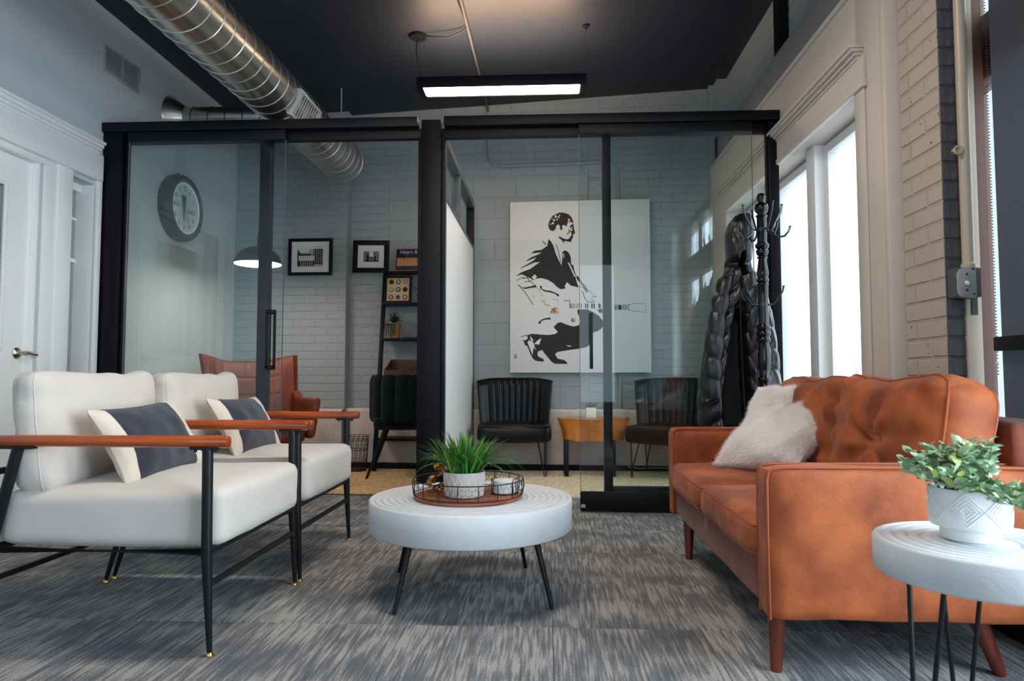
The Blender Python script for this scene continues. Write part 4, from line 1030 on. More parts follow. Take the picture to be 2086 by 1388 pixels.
# canvas painting, local frame on the back wall: x along the wall, -y towards the room
PL = (-0.325, 0.955, 0.888, 2.475)     # u0, u1, z0, z1
pn = thing('canvas_painting', 'large white canvas with a black ink figure crouching with a guitar', 'painting', WBO, WBR)
part('canvas', M().box(PL[0], PL[1], -0.072, -0.032, PL[2], PL[3]), m_canvas, pn, local=True, bevel=0.003)
def A(x, y):       # drawing units of the artwork -> canvas
    ty = 417 - 7*(x-1039)/279; by = 760 - 2*(x-1039)/279
    return (PL[0]+(PL[1]-PL[0])*(x-1039)/280.0, PL[3]-(PL[3]-PL[2])*(y-ty)/(by-ty))
a7 = lambda p: A(1000+p[0]/6.308, 420+p[1]/6.308)
a8 = lambda p: A(1000+p[0]/7.7125, 600+p[1]/7.7125)
a6 = lambda p: A(1000+p[0]/3.47, 380+p[1]/3.47)
def ink(m, pts, f, lev=0):
    q = [f(p) for p in pts]; return m.poly([(u, -0.0725-0.0006*lev, z) for u, z in q])
def stroke(m, pts, f, w, lev=1):
    q = [Vector(f(p)) for p in pts]; ww = w if isinstance(w, (list, tuple)) else [w]*len(q); vs = []
    for i, p in enumerate(q):
        d = (q[min(i+1, len(q)-1)]-q[max(i-1, 0)]); d = d.normalized() if d.length > 0 else Vector((1, 0)); n = Vector((-d.y, d.x))*ww[i]/2
        vs += [(p.x+n.x, -0.0725-0.0006*lev, p.y+n.y), (p.x-n.x, -0.0725-0.0006*lev, p.y-n.y)]
    return m.add(vs, [(2*i, 2*i+1, 2*i+3, 2*i+2) for i in range(len(q)-1)])
def disc(m, c, r, f, lev=1, n=14, sy=1.0):
    return ink(m, [(c[0]+r*cos(2*pi*k/n), c[1]+r*sy*sin(2*pi*k/n)) for k in range(n)], f, lev)
k_ = M()
ink(k_, [(880,113),(940,118),(990,135),(1025,165),(1045,205),(1055,250),(1030,245),(1010,195),(990,190),(985,235),(968,290),(930,272),(910,285),(915,322),(905,342),(882,328),(884,292),(868,265),(838,282),(830,322),(800,352),(765,345),(740,312),(735,268),(747,225),(762,188),(792,155),(832,135)], a7)
ink(k_, [(1005,295),(1038,262),(1056,262),(1062,320),(1076,370),(1064,390),(1046,395),(1050,425),(1032,460),(1025,490),(985,487),(942,475),(937,512),(905,468),(863,428),(880,420),(920,442),(968,458),(1002,445),(1030,398),(1022,352),(1048,335),(1026,312)], a7)
ink(k_, [(740,450),(765,480),(800,540),(832,650),(872,735),(903,785),(913,690),(910,622),(945,595),(990,620),(1020,680),(1024,770),(1052,790),(1062,850),(1082,910),(1080,950),(1115,1068),(1020,1045),(970,1000),(942,1050),(950,1082),(890,1092),(840,1060),(790,1010),(720,970),(650,952),(590,955),(535,975),(505,955),(400,905),(310,925),(395,875),(500,835),(632,745),(560,752),(430,808),(368,840),(410,805),(545,728),(585,685),(432,748),(505,692),(610,648),(655,622),(512,638),(560,602),(645,592),(700,555),(722,540)], a7)
ink(k_, [(1085,915),(1120,935),(1150,985),(1125,1000),(1095,965)], a7)
ink(k_, [(345,1035),(420,1072),(500,1058),(575,1035),(580,1068),(500,1078),(440,1090),(420,1085)], a7)
for pts, w in (([(345,1035),(430,1120),(540,1290)], 0.006), ([(660,480),(705,525)], 0.008), ([(1165,1110),(1190,1200),(1230,1250),(1310,1255)], 0.007), ([(1345,1190),(1290,1180),(1275,1215),(1325,1250)], 0.005),
               ([(790,1220),(850,1225),(865,1260)], 0.003), ([(520,1000),(600,1080),(665,1175)], 0.003), ([(835,520),(860,600),(892,750)], 0.006), ([(325,985),(400,940),(480,960)], 0.005), ([(1010,1040),(1150,1060),(1250,1110),(1340,1190)], 0.003),
               ([(400,960),(470,940),(500,1010)], 0.007), ([(430,1000),(520,985),(540,1030)], 0.006), ([(520,1180),(560,1170),(540,1210)], 0.003)): stroke(k_, pts, a7, w)
stroke(k_, [(635,1058),(640,1085),(690,1112),(760,1122),(815,1140),(862,1168)], a7, [0.014,0.010,0.014,0.016,0.012,0.016]); disc(k_, (640,1062), 15, a7); disc(k_, (855,1168), 15, a7)
stroke(k_, [(760,462),(785,430),(850,405),(930,398)], a8, [0.014,0.012,0.014,0.020]); disc(k_, (760,463), 20, a8)
for x0, x1 in ((1222,1234),(1244,1250),(1258,1264),(1275,1281),(1292,1300),(1325,1332),(1345,1352),(1368,1374),(1398,1410),(1460,1480),(1490,1510),(1553,1580),(1590,1612),(1665,1700)): ink(k_, [(x0,165),(x1,165),(x1+3,240),(x0+3,240)], a8, 1)
stroke(k_, [(1140,138),(1150,121),(1225,121),(1236,240)], a8, 0.006)
for x0, x1 in ((862,866),(876,880),(886,908),(916,920),(934,939),(948,952)): ink(k_, [(x0,846),(x1,846),(x1,880),(x0,880)], a6, 1)
for y in (847, 862, 878): stroke(k_, [(862,y),(880,y)], a6, 0.005); stroke(k_, [(916,y),(939,y)], a6, 0.005); stroke(k_, [(948,y+1),(965,y)], a6, 0.005)
stroke(k_, [(952,850),(985,836),(1072,836),(1078,900),(985,888),(952,878)], a6, 0.003)
ink(k_, [(1650,258),(1700,250),(1745,238),(1715,272),(1742,318),(1690,300),(1680,315)], a8, 1)
ink(k_, [(1340,290),(1355,258),(1500,255),(1590,300),(1680,360),(1730,430),(1742,490),(1710,550),(1650,592),(1590,608),(1560,700),(1540,780),(1510,820),(1450,845),(1350,862),(1200,885),(1050,910),(1010,930),(1003,960),(1040,1015),(1140,1035),(1180,1070),(1186,1096),(1100,1095),(990,1094),(940,1060),(880,990),(830,930),(800,885),(740,905),(725,930),(730,975),(770,1000),(820,1020),(826,1060),(760,1060),(690,1047),(650,1010),(610,930),(580,850),(560,812),(538,822),(520,770),(488,722),(530,740),(578,708),(560,660),(640,634),(760,645),(900,652),(1000,636),(1042,605),(975,530),(1040,465),(1090,455),(1200,500),(1290,520),(1362,500),(1388,450),(1380,390)], a8)
stroke(k_, [(470,682),(560,655)], a8, 0.006)
disc(k_, (1278,423), 31, a8, 1)
stroke(k_, [(352,960),(372,955),(356,990),(375,988),(358,1030)], a8, 0.004); stroke(k_, [(380,955),(384,1020),(392,985),(400,1015),(402,945)], a8, 0.004)
part('ink_figure', k_, m_ink, pn, local=True, smooth=0, kind='stuff')
w_ = M()
for c in ((830,165,15),(866,175,11),(808,212,13),(795,252,13),(757,205,8),(782,186,8),(845,205,9),(765,262,8),(880,150,9)): disc(w_, c, c[2], a7, 2, 10, 1.2)
ink(w_, [(980,750),(1000,756),(1078,925),(1066,938)], a7, 2); ink(w_, [(920,640),(932,636),(936,690),(925,692)], a7, 2); disc(w_, (1040,302), 7, a7, 2); disc(w_, (1284,420), 18, a8, 2)
ink(w_, [(560,905),(590,930),(560,970),(520,945)], a7, 2)
ink(w_, [(610,665),(668,738),(642,730),(690,832),(668,822),(712,886),(662,852),(650,962),(602,850),(570,762),(602,732),(628,760)], a8, 2); ink(w_, [(690,772),(770,705),(782,716),(752,802),(682,792)], a8, 2); ink(w_, [(1175,808),(1240,815),(1245,830),(1190,826)], a8, 2)
part('white_highlight', w_, m_canvas, pn, local=True, smooth=0, kind='stuff')
g_ = M(); ink(g_, [(1125,985),(1150,985),(1205,1050),(1240,1110),(1215,1140),(1165,1060)], a7); ink(g_, [(1290,405),(1300,420),(1290,450),(1275,452)], a8, 3)
part('grey_wash', g_, m_grey, pn, local=True, smooth=0, kind='stuff')
o_ = M(); ink(o_, [(1002,320),(1028,342),(1010,376),(958,412),(985,368)], a7); ink(o_, [(1002,195),(1036,238),(992,244)], a7)
for pts in ([(640,1230),(690,1255),(685,1280),(755,1302)], [(770,1345),(820,1325),(860,1340)], [(765,1375),(810,1340),(840,1375)], [(800,1385),(830,1330)], [(780,1365),(850,1372)]): stroke(o_, pts, a7, 0.007)
stroke(o_, [(930,320),(960,270),(1000,230)], a8, 0.010); stroke(o_, [(940,300),(1000,320),(1060,300)], a8, 0.008); stroke(o_, [(960,250),(1000,300)], a8, 0.012)
part('ochre_wash', o_, m_ochre, pn, local=True, smooth=0, kind='stuff')

# framed photographs: left one on the pier face, right one on the wall
def frame_pic(label, u0, u1, z0, z1, w, fw, tilt, pic):
    t = thing('framed_photo', label, 'picture', WBM @ Vector(((u0+u1)/2, -w, (z0+z1)/2)), WBR, 'framed black and white photographs')
    hw, hh = (u1-u0)/2, (z1-z0)/2; R = Matrix.Rotation(tilt, 4, 'Y')
    m = M().box(-hw,hw,-0.022,-0.002,hh-fw,hh).box(-hw,hw,-0.022,-0.002,-hh,-hh+fw).box(-hw,-hw+fw,-0.022,-0.002,-hh+fw,hh-fw).box(hw-fw,hw,-0.022,-0.002,-hh+fw,hh-fw)
    part('frame', m.xf(R), m_blackfr, t, local=True, bevel=0.002)
    part('mat_board', M().box(-hw+fw,hw-fw,-0.010,-0.003,-hh+fw,hh-fw).xf(R), m_paper, t, local=True)
    for nm, ma, boxes in pic(hw, hh):
        m = M()
        for (a, b, c, d, l) in boxes: m.poly([(a,-0.0105-0.0004*l,c),(b,-0.0105-0.0004*l,c),(b,-0.0105-0.0004*l,d),(a,-0.0105-0.0004*l,d)])
        part(nm, m.xf(R), ma, t, local=True, smooth=0, kind='stuff')
    return t
def picA(hw, hh):
    P_ = []; x0, x1, z0, z1 = -0.128, 0.122, -0.092, 0.098
    mid = [(x0,x1,z0,z1,0)]; dk = [(0.03,x1,-0.07,0.075,1),(x0,0.0,-0.02,0.03,1),(x0,-0.10,-0.092,0.06,1)]; wh = [(-0.11,-0.015,0.045,0.072,2),(x0,0.03,0.075,0.098,1),(0.02,x1,0.078,0.092,2)]
    for k in range(7):
        x = -0.105+k*0.022; dk.append((x-0.004,x+0.005,0.012,0.026,3)); wh.append((x-0.009,x+0.009,-0.035,0.012,3)); dk.append((x-0.007,x+0.007,-0.088,-0.035,3))
    for k in range(5): wh.append((0.04+k*0.018,0.043+k*0.018,-0.06,0.07,2))
    return (('photo_print', m_lgrey, mid), ('photo_dark', m_ink, dk), ('photo_light', m_paper, wh))
def picB(hw, hh):
    x0, x1, z0, z1 = -0.074, 0.078, -0.050, 0.050
    return (('photo_print', m_grey, [(x0,x1,z0,z1,0)]), ('photo_dark', m_ink, [(-0.045,-0.02,-0.045,0.012,2),(-0.038,-0.026,0.012,0.026,2),(-0.02,0.02,-0.012,-0.005,2),(0.03,0.05,-0.045,0.005,2),(x0,x1,z0,-0.04,1),(0.0,0.006,-0.045,-0.01,2)]), ('photo_light', m_paper, [(-0.018,0.022,-0.002,0.048,1)]))
frame_pic('black framed photo of a group of people, hung on the brick pier', -2.435, -2.005, 1.808, 2.160, 0.118, 0.030, 0.006, picA)
frame_pic('smaller tilted black framed photo hung above the ladder shelf', -1.842, -1.490, 1.842, 2.152, 0.008, 0.046, 0.022, picB)

# clock on the left wall
ck = thing('wall_clock', 'round wall clock with a thick dark rim and lit white ring', 'clock', (-2.975, 5.30, 2.205))
CP = (-2.975, 5.30, 2.205)
part('case', M().lathe([(0.001,0),(0.262,0.0),(0.266,0.02),(0.264,0.075),(0.250,0.095),(0.232,0.098)], CP, 64, 'X', close=False), m_clockrim, ck)
part('bezel', M().lathe([(0.234,0.097),(0.228,0.102),(0.212,0.094),(0.206,0.080)], CP, 64, 'X', close=False), m_clockbez, ck)
part('light_ring', M().tube([(CP[0]+0.082, CP[1]+0.200*cos(2*pi*k/64), CP[2]+0.200*sin(2*pi*k/64)) for k in range(64)], 0.0075, 8, closed=True), m_neon, ck)
fc = part('face', M().lathe([(0.001,0.066),(0.204,0.066),(0.204,0.070),(0.001,0.070)], CP, 64, 'X'), m_clockface, ck)
def onface(y, z, d=0.0712): return Matrix(((0,0,1,d),(1,0,0,y),(0,1,0,z),(0,0,0,1)))
for k in range(1, 13):
    a = pi/2 - 2*pi*k/12
    text('numeral', str(k), 0.052, m_ink, fc, onface(0.158*cos(a), 0.158*sin(a)), sx=0.8)
text('lettering', 'SALES', 0.05, m_grey, fc, onface(-0.115, 0.012), sx=0.72)
text('lettering', 'SERVICE', 0.05, m_grey, fc, onface(0.105, -0.012), sx=0.62)
m = M(); f_ = lambda y, z, l=0: (CP[0]+0.0708+0.0003*l, CP[1]+y, CP[2]+z)
m.poly([f_(-0.052,0.105), f_(0.03,0.105), f_(0.0,-0.115), f_(-0.008,-0.115)])
part('wedge_emblem', m, m_grey, fc, smooth=0)
part('wedge_emblem', M().poly([f_(-0.040,0.090,1), f_(0.012,0.090,1), f_(0.006,0.050,1), f_(-0.034,0.050,1)]), m_ink, fc, smooth=0)
for a, L, w in ((radians(84), 0.10, 0.012), (radians(-55), 0.165, 0.008)):
    c_, s_ = cos(a), sin(a)
    part('hand', M().poly([f_(-s_*w/2,c_*w/2,6), f_(s_*w/2,-c_*w/2,6), f_(L*c_+s_*w/6,L*s_-c_*w/6,6), f_(L*c_-s_*w/6,L*s_+c_*w/6,6)]), m_ink, fc, smooth=0)
part('hanging_hook', M().tube([(CP[0]+0.01,CP[1],CP[2]+0.262),(CP[0]+0.012,CP[1],CP[2]+0.29)], 0.006, 6), m_black, ck)
part('glass_cover', M().lathe([(0.001,0.088),(0.202,0.084)], CP, 48, 'X', close=False), m_wglass, ck)

# floor lamp with black dome
lp = thing('floor_lamp', 'black dome lamp glowing white inside, standing by the brown wing chair', 'lamp', (-2.53, 5.95, 0))
LC = (-2.335, 5.40)
part('base', M().lathe([(0.001,0),(0.13,0),(0.13,0.018),(0.02,0.026),(0.001,0.026)], (-2.53,5.95,0.012), 32), m_black, lp)
part('pole', M().tube([(-2.53,5.95,0.03),(-2.53,5.95,1.88),(-2.51,5.90,1.99),(-2.46,5.75,2.08),(-2.38,5.52,2.07),(LC[0],LC[1],1.98),(LC[0],LC[1],1.90)], 0.009, 10), m_black, lp)
dm = [(0.184*sin(t), 1.765+0.145*cos(t)) for t in [radians(90-88*k/14) for k in range(15)]]
shd = part('shade', M().lathe([(r, z) for r, z in dm], (LC[0],LC[1],0), 40, close=False), m_black, lp, smooth=180)
part('inner_shade', M().lathe([(r*0.975, z-0.002) for r, z in dm], (LC[0],LC[1],0), 40, close=False), m_bulb, shd, smooth=180, label='white glowing inside of the shade')
# wing chair
wc = thing('wing_chair', 'brown leather quilted wing chair in the left office', 'armchair', (-2.28, 5.35, 0.008), radians(38))
def wback(u, v, s):       # local: front -y
    a = (u-0.5)*2; w = 0.33 + 0.06*v
    y = 0.24 + 0.20*v - 0.16*abs(a)**3*(1-0.25*v) + s*(0.035 if abs(a) < 0.999 else 0)
    z = 0.40 + 0.575*v + 0.055*smooth01((abs(a)-0.3)/0.7)*v
    if s < 0: y += 0.010*(abs(sin(pi*(u*4)))**0.3 < 0.55)*(abs(a) < 0.75) + 0.010*(abs(sin(pi*v*4))**0.3 < 0.55)*(abs(a) < 0.75)
    e = max(abs(a)**8, (2*abs(v-0.5))**8); y -= s*0.034*e
    return (a*w, y, z)
m = M().grid(lambda u, v: wback(u, v, -1), 48, 48); m.grid(lambda u, v: wback(u, v, 1), 48, 48)
part('backrest', m, m_brownl, wc, local=True, smooth=180)
part('seat', softbox(0.58, 0.56, 0.15, 0.05, 0.02, 10, 0.003, 4).xf(Matrix.Translation((0,-0.02,0.40))), m_brownl, wc, local=True, smooth=180)
for s in (-1, 1):
    m = softbox(0.075, 0.50, 0.32, 0.034, 0.0, 12, 0.002, 6)
    for i, p in enumerate(m.v):
        k = (p[1]+0.25)/0.5; m.v[i] = (p[0] + s*0.05*(p[2]+0.16)/0.32*(1-0.6*k), p[1], p[2] + (0.06*smooth01((k-0.65)/0.35) if p[2] > 0 else 0))
    m.xf(Matrix.Translation((s*0.325, -0.045, 0.515)))
    part('arm', m, m_brownl, wc, local=True, smooth=60)
for (sx, sy) in ((-1,-1),(1,-1),(-1,1),(1,1)): part('leg', M().tube([(sx*0.22,sy*0.2,0.335),(sx*0.285,sy*0.27,0.004)], [0.018,0.010], 10), m_sofaleg, wc, local=True)
# green velvet chair
gc = thing('velvet_chair', 'dark green velvet channel-back chair on black legs in front of the ladder shelf', 'chair', (-1.215, 5.86, 0.008), radians(8))
def gback(u, v, s):
    a = (u-0.5)*2; th = a*1.75; nch = 7
    ch = abs(sin(pi*(u*nch)))**0.5; R = 0.268 + (0.034*ch if s > 0 else -0.022)
    z = 0.46 + 0.375*v; z += 0.012*ch*(v > 0.9)
    e = (2*abs(v-0.5))**10; R += -s*0.02*e
    return (R*sin(th), 0.0 - R*cos(th)*0.92, z)
m = M().grid(lambda u, v: gback(u, v, 1), 140, 14); m.grid(lambda u, v: gback(u, v, -1), 140, 14)
m.grid(lambda u, v: tuple(Vector(gback(u,1.0,1)).lerp(Vector(gback(u,1.0,-1)), v) + Vector((0,0,0.014*sin(pi*v)))), 140, 4); m.grid(lambda u, v: tuple(Vector(gback(u,0.0,1)).lerp(Vector(gback(u,0.0,-1)), v)), 140, 2)
part('backrest', m, m_velvet, gc, local=True, smooth=60)
part('seat', softbox(0.50, 0.48, 0.11, 0.045, 0.015, 10, 0.002, 4).xf(Matrix.Translation((0,0.03,0.455))), m_velvet, gc, local=True, smooth=180)
for (sx, sy) in ((-1,-1),(1,-1),(-1,1),(1,1)): part('leg', M().tube([(sx*0.15,sy*0.14,0.41),(sx*0.295,sy*0.23,0.002)], [0.019,0.011], 10), m_black, gc, local=True)
# wire basket
wk = thing('wire_basket', 'bronze wire waste basket against the plinth', 'basket', (-1.70, 6.08, 0.012))
BK = (-1.70, 6.08)
for z, r in ((0.325,0.112),(0.285,0.109),(0.20,0.103),(0.11,0.099),(0.03,0.095)): part('wire_ring', M().tube(ring(r, z, 36, BK), 0.0026, 5, closed=True), m_wire, wk)
m = M()
for k in range(16):
    q = lambda kk, z: (BK[0]+(0.093+0.058*z)*cos(2*pi*kk/16), BK[1]+(0.093+0.058*z)*sin(2*pi*kk/16), z)
    m.tube([q(k,0.015), q(k+0.5,0.17), q(k+1,0.325)], 0.0018, 4); m.tube([q(k+1,0.015), q(k+0.5,0.17), q(k,0.325)], 0.0018, 4)
part('wire_lattice', m, m_wire, wk, kind='stuff')
part('base', M().lathe([(0.001,0.012),(0.095,0.012),(0.095,0.03),(0.001,0.02)], (BK[0],BK[1],0), 36), m_wire, wk)

# ladder shelf (leans on the wall) in wall coordinates
LS = thing('ladder_shelf', 'black leaning ladder shelf against the brick wall', 'shelf', WBO, WBR)
for u in (-1.515, -0.985):
    part('side_rail', M().bar((u, -0.045, 1.845), (u, -0.34, 0.012), 0.03, 0.05, (0,1,0)), m_blackfr, LS, local=True, bevel=0.002)
SHV = ((1.835,-1.50,0.115),(1.535,-1.50,0.17),(1.205,-1.50,0.22),(0.855,-1.50,0.27),(0.30,-1.50,0.31))
for z, u0, d in SHV:
    part('shelf_board', M().box(u0, -1.01, -d-0.02, -0.03, z-0.022, z), m_blackfr, LS, local=True, bevel=0.002)
def wthing(name, label, cat, u, w, z, group=None): return thing(name, label, cat, WBM @ Vector((u, -w, z)), WBR, group)
bk = wthing('book', 'navy hardback book with photo cover standing on top of the ladder shelf', 'book', -1.26, 0.10, 1.836)
R = Matrix.Rotation(radians(-8), 4, 'X')
part('cover', M().box(-0.145,0.145,-0.012,0.012,0.004,0.222).xf(R), m_navybook, bk, local=True, bevel=0.001)
part('border', M().box(-0.1455,0.1455,-0.0122,0.0122,0.214,0.2225).box(-0.1455,0.1455,-0.0122,0.0122,0.0035,0.009).box(-0.1455,-0.140,-0.0122,0.0122,0.009,0.214).xf(R), m_orange, bk, local=True)
m = M()
for (a, b, c, d) in ((-0.130,-0.068,0.048,0.130),(-0.060,0.125,0.048,0.130)): m.poly([(a,-0.0126,c),(b,-0.0126,c),(b,-0.0126,d),(a,-0.0126,d)])
part('cover_photo', m.xf(R), m_orange, bk, local=True, smooth=0, kind='stuff')
m = M()
for k in range(9):
    x = -0.12+0.026*k; m.poly([(x,-0.013,0.055),(x+0.010,-0.013,0.055),(x+0.013,-0.013,0.105),(x+0.004,-0.013,0.118)])
part('cover_figures', m.xf(R), m_tan, bk, local=True, smooth=0, kind='stuff')
TX = lambda x, y, z: R @ Matrix(((1,0,0,x),(0,0,-1,y),(0,1,0,z),(0,0,0,1)))
text('lettering', 'Heart & S', 0.052, m_paper, bk, TX(-0.105, -0.0128, 0.185), 'LEFT')
text('lettering', '• • • • • • • •', 0.012, m_paper, bk, TX(-0.06, -0.0128, 0.148), 'LEFT')
bf = wthing('badge_frame', 'black box frame displaying nine round badges on the ladder shelf', 'frame', -1.370, 0.13, 1.537)
R = Matrix.Rotation(radians(-5), 4, 'X')
part('frame', M().box(-0.125,0.125,-0.02,0.01,0.238,0.255).box(-0.125,0.125,-0.02,0.01,0,0.017).box(-0.125,-0.108,-0.02,0.01,0.017,0.238).box(0.108,0.125,-0.02,0.01,0.017,0.238).xf(R), m_blackfr, bf, local=True, bevel=0.001)
part('backing', M().box(-0.108,0.108,0,0.008,0.017,0.238).xf(R), m_tan, bf, local=True)
for i in range(3):
    for j in range(3):
        c = (-0.066+0.066*i, -0.004, 0.055+0.072*j)
        b_ = part('badge', M().lathe([(0.001,0),(0.023,0),(0.023,0.004),(0.001,0.004)], (c[0],-0.004,c[2]), 20, 'Y').xf(R), (m_ink, m_grey, m_wire)[(i+j) % 3], bf, local=True)
        part('badge_centre', M().lathe([(0.001,0),(0.015,0),(0.013,-0.003),(0.001,-0.004)], (c[0],-0.0045,c[2]), 16, 'Y').xf(R), (m_lgrey, m_tan, m_wire)[(i*2+j) % 3], b_, local=True)
def bushy(name, label, u, w, z, potc, pr, ph, lr, n, seed, trail=False):
    t = wthing(name, label, 'potted plant', u, w, z)
    part('pot', M().lathe([(0.001,0),(pr*0.8,0),(pr,ph),(pr*0.88,ph),(pr*0.85,ph*0.9),(0.001,ph*0.9)], (0,0,0), 24), potc, t, local=True)
    r = random.Random(seed); ms = []
    for k in range(3):
        me = (blade(lr*1.0, 0.9+0.5*k, 0.008, k) if trail else leafm(0.026, 0.016)).mesh('leaf', smooth=60); me.materials.append(m_dgreen); ms.append(me)
    for k in range(n):
        a = r.uniform(0, 2*pi); el = r.uniform(0.1, 1.4); R_ = 0 if trail else lr*r.uniform(0.3,1)
        piece('leaf', ms[k % 3], t, Matrix.Translation((R_*cos(a)*cos(el), R_*sin(a)*cos(el), ph+R_*sin(el)*1.3)) @ Matrix.Rotation(a, 4, 'Z') @ Matrix.Rotation(r.uniform(0.2,0.9) if trail else r.uniform(-1,0.6), 4, 'Y'))
    return t
bushy('potted_fern', 'small leafy plant in a dusty pink pot beside the badge frame', -1.165, 0.11, 1.536, m_pinkpot, 0.045, 0.085, 0.075, 60, 3)
pl_ = bushy('hanging_spider_plant', 'trailing dark plant in a pale wooden planter on the ladder shelf', -1.395, 0.17, 1.206, m_planter, 0.065, 0.135, 0.15, 46, 4, True)
m = M()
for k in range(6):
    x = -0.07+0.022*k; m.tube([(x*0.7,-0.055,0.13),(x*0.8,-0.085,0.12),(x*0.9,-0.095,0.07),(x,-0.092,0.0+0.012*(k % 3))], 0.006, 5)
part('trailing_stems', m, m_dgreen, pl_, local=True, kind='stuff')
gb = wthing('felt_box', 'grey felt storage box on the ladder shelf', 'box', -1.215, 0.14, 1.207)
part('box', M().box(-0.085,0.085,-0.06,0.06,0.014,0.140), m_greyfelt, gb, local=True, bevel=0.006)
part('blue_tray', M().box(-0.075,0.06,-0.066,0.06,0.0,0.013), m_bluebook, gb, local=True, bevel=0.001)
solo('wood_block', M().box(-0.035,0.035,-0.03,0.03,0,0.045).xf(WBM @ Matrix.Translation((-1.105,-0.20,1.206))), m_tan, 'pale wooden block at the right end of the plant shelf', 'block', tuple(WBM @ Vector((-1.105,-0.20,1.206))), bevel=0.002)
bo = wthing('dark_bottle', 'dark bottle standing behind the pale wooden block', 'bottle', -1.095, 0.12, 1.206)
part('bottle', M().lathe([(0.001,0),(0.028,0),(0.03,0.01),(0.03,0.09),(0.012,0.125),(0.012,0.165),(0.001,0.165)], (0,0,0), 20), m_lacquer, bo, local=True)
bx = wthing('wooden_crate', 'dark wooden crate holding spectacles on the low ladder shelf', 'crate', -1.28, 0.16, 0.857)
part('back_panel', M().box(-0.17,0.22,0.09,0.10,0,0.155), m_crate, bx, local=True, bevel=0.002)
part('front_panel', M().box(-0.17,0.22,-0.13,-0.12,0,0.055), m_crate, bx, local=True, bevel=0.002)
part('side_panel', M().add([(-0.17,-0.12,0),(-0.16,-0.12,0),(-0.16,0.09,0),(-0.17,0.09,0),(-0.17,-0.12,0.055),(-0.16,-0.12,0.055),(-0.16,0.09,0.15),(-0.17,0.09,0.15)], [(3,2,1,0),(4,5,6,7),(0,1,5,4),(1,2,6,5),(2,3,7,6),(3,0,4,7)]), m_crate, bx, local=True)
part('floor_panel', M().box(-0.16,0.22,-0.12,0.09,0,0.008), m_crate, bx, local=True)
solo('spectacles', M().tube([(-0.02+0.018*cos(t*pi/8),0,0.02+0.014*sin(t*pi/8)) for t in range(16)], 0.002, 5, closed=True).tube([(0.022+0.018*cos(t*pi/8),0,0.02+0.014*sin(t*pi/8)) for t in range(16)], 0.002, 5, closed=True).xf(WBM @ Matrix.Translation((-1.27,-0.30,0.895))), m_hook, 'spectacles lying in the wooden crate', 'spectacles', tuple(WBM @ Vector((-1.27,-0.30,0.88))))

# ================================================================ CEILING AND WALL SERVICES
DX = lambda y: -1.922 + 0.023*y
DZ = lambda y: 2.750 - 0.0066*y*0 
du = thing('spiral_duct', 'large galvanised spiral air duct under the dark ceiling', 'duct', (DX(3), 3.0, 2.75))
DR = 0.176
Y0, Y1 = -1.5, 5.86
m = M().tube([(DX(Y0+(Y1-Y0)*k/12), Y0+(Y1-Y0)*k/12, 2.75) for k in range(13)], DR, 64, caps=False)
m.tube([(DX(Y1), Y1-0.001, 2.75),(DX(Y1), Y1, 2.75)], DR-0.002, 64)
dp = part('duct_pipe', m, m_galv, du, smooth=60)
hel = []; pitch = 0.118; n_ = int((Y1-0.8)/pitch*40)
for k in range(n_):
    y = 0.8 + pitch*k/40; a = 2*pi*k/40; hel.append((DX(y)+(DR+0.001)*cos(a), y + 0.0, 2.75+(DR+0.001)*sin(a)))
part('spiral_seam', M().tube(hel, 0.0030, 5), m_galvd, dp, smooth=60)
part('end_ring', M().tube([(DX(Y1)+(DR+0.001)*cos(2*pi*k/64), Y1, 2.75+(DR+0.001)*sin(2*pi*k/64)) for k in range(64)], 0.004, 6, closed=True), m_galvd, dp)
# register on the lower right flank
rga = radians(-24); RC = Vector((DX(4.58)+DR*cos(rga), 4.58, 2.75+DR*sin(rga))); nrm = Vector((cos(rga),0,sin(rga))); tg = Vector((-sin(rga),0,cos(rga)))
RM = Matrix(((0,tg.x,nrm.x,RC.x),(1,tg.y,nrm.y,RC.y),(0,tg.z,nrm.z,RC.z),(0,0,0,1)))
rgp = part('register_frame', M().box(-0.20,0.20,-0.095,-0.075,-0.03,0.006).box(-0.20,0.20,0.075,0.095,-0.03,0.006).box(-0.20,-0.165,-0.075,0.075,-0.03,0.006).box(0.165,0.20,-0.075,0.075,-0.03,0.006).xf(RM), m_vent, du, bevel=0.002)
part('register_back', M().box(-0.165,0.165,-0.075,0.075,-0.032,-0.028).xf(RM), m_dark, rgp)
for k in range(9):
    x = -0.147+0.0368*k; part('register_slat', M().bar((x,-0.075,0.0),(x,0.075,0.0),0.013,0.002,(0,0,1)).xf(RM), m_vent, rgp)
for y in (2.6, 5.80):
    part('hanger_rod', M().rod((DX(y),y,2.92),(DX(y),y,CZ(DX(y))+0.01), 0.006), m_steel, du)
br = thing('branch_duct', 'smaller round branch duct with a cone flange on the left wall', 'duct', (-2.5, 5.24, 2.92))
BY, BZ = 5.235, 2.925
part('duct_pipe', M().tube([(-2.97,BY,BZ),(-1.93,BY+0.01,BZ-0.01)], 0.082, 36), m_galv, br)
for x in (-2.80,-2.66,-2.52,-2.38,-2.24,-2.10): part('seam_ring', M().tube([(x+0.012*sin(2*pi*k/36),BY+0.083*cos(2*pi*k/36),BZ+0.083*sin(2*pi*k/36)) for k in range(36)], 0.0025, 5, closed=True), m_wire, br)
part('cone_flange', M().lathe([(0.172,0.0),(0.168,0.012),(0.092,0.10),(0.083,0.115)], (-2.978,BY,BZ), 48, 'X', close=False), m_galv, br)
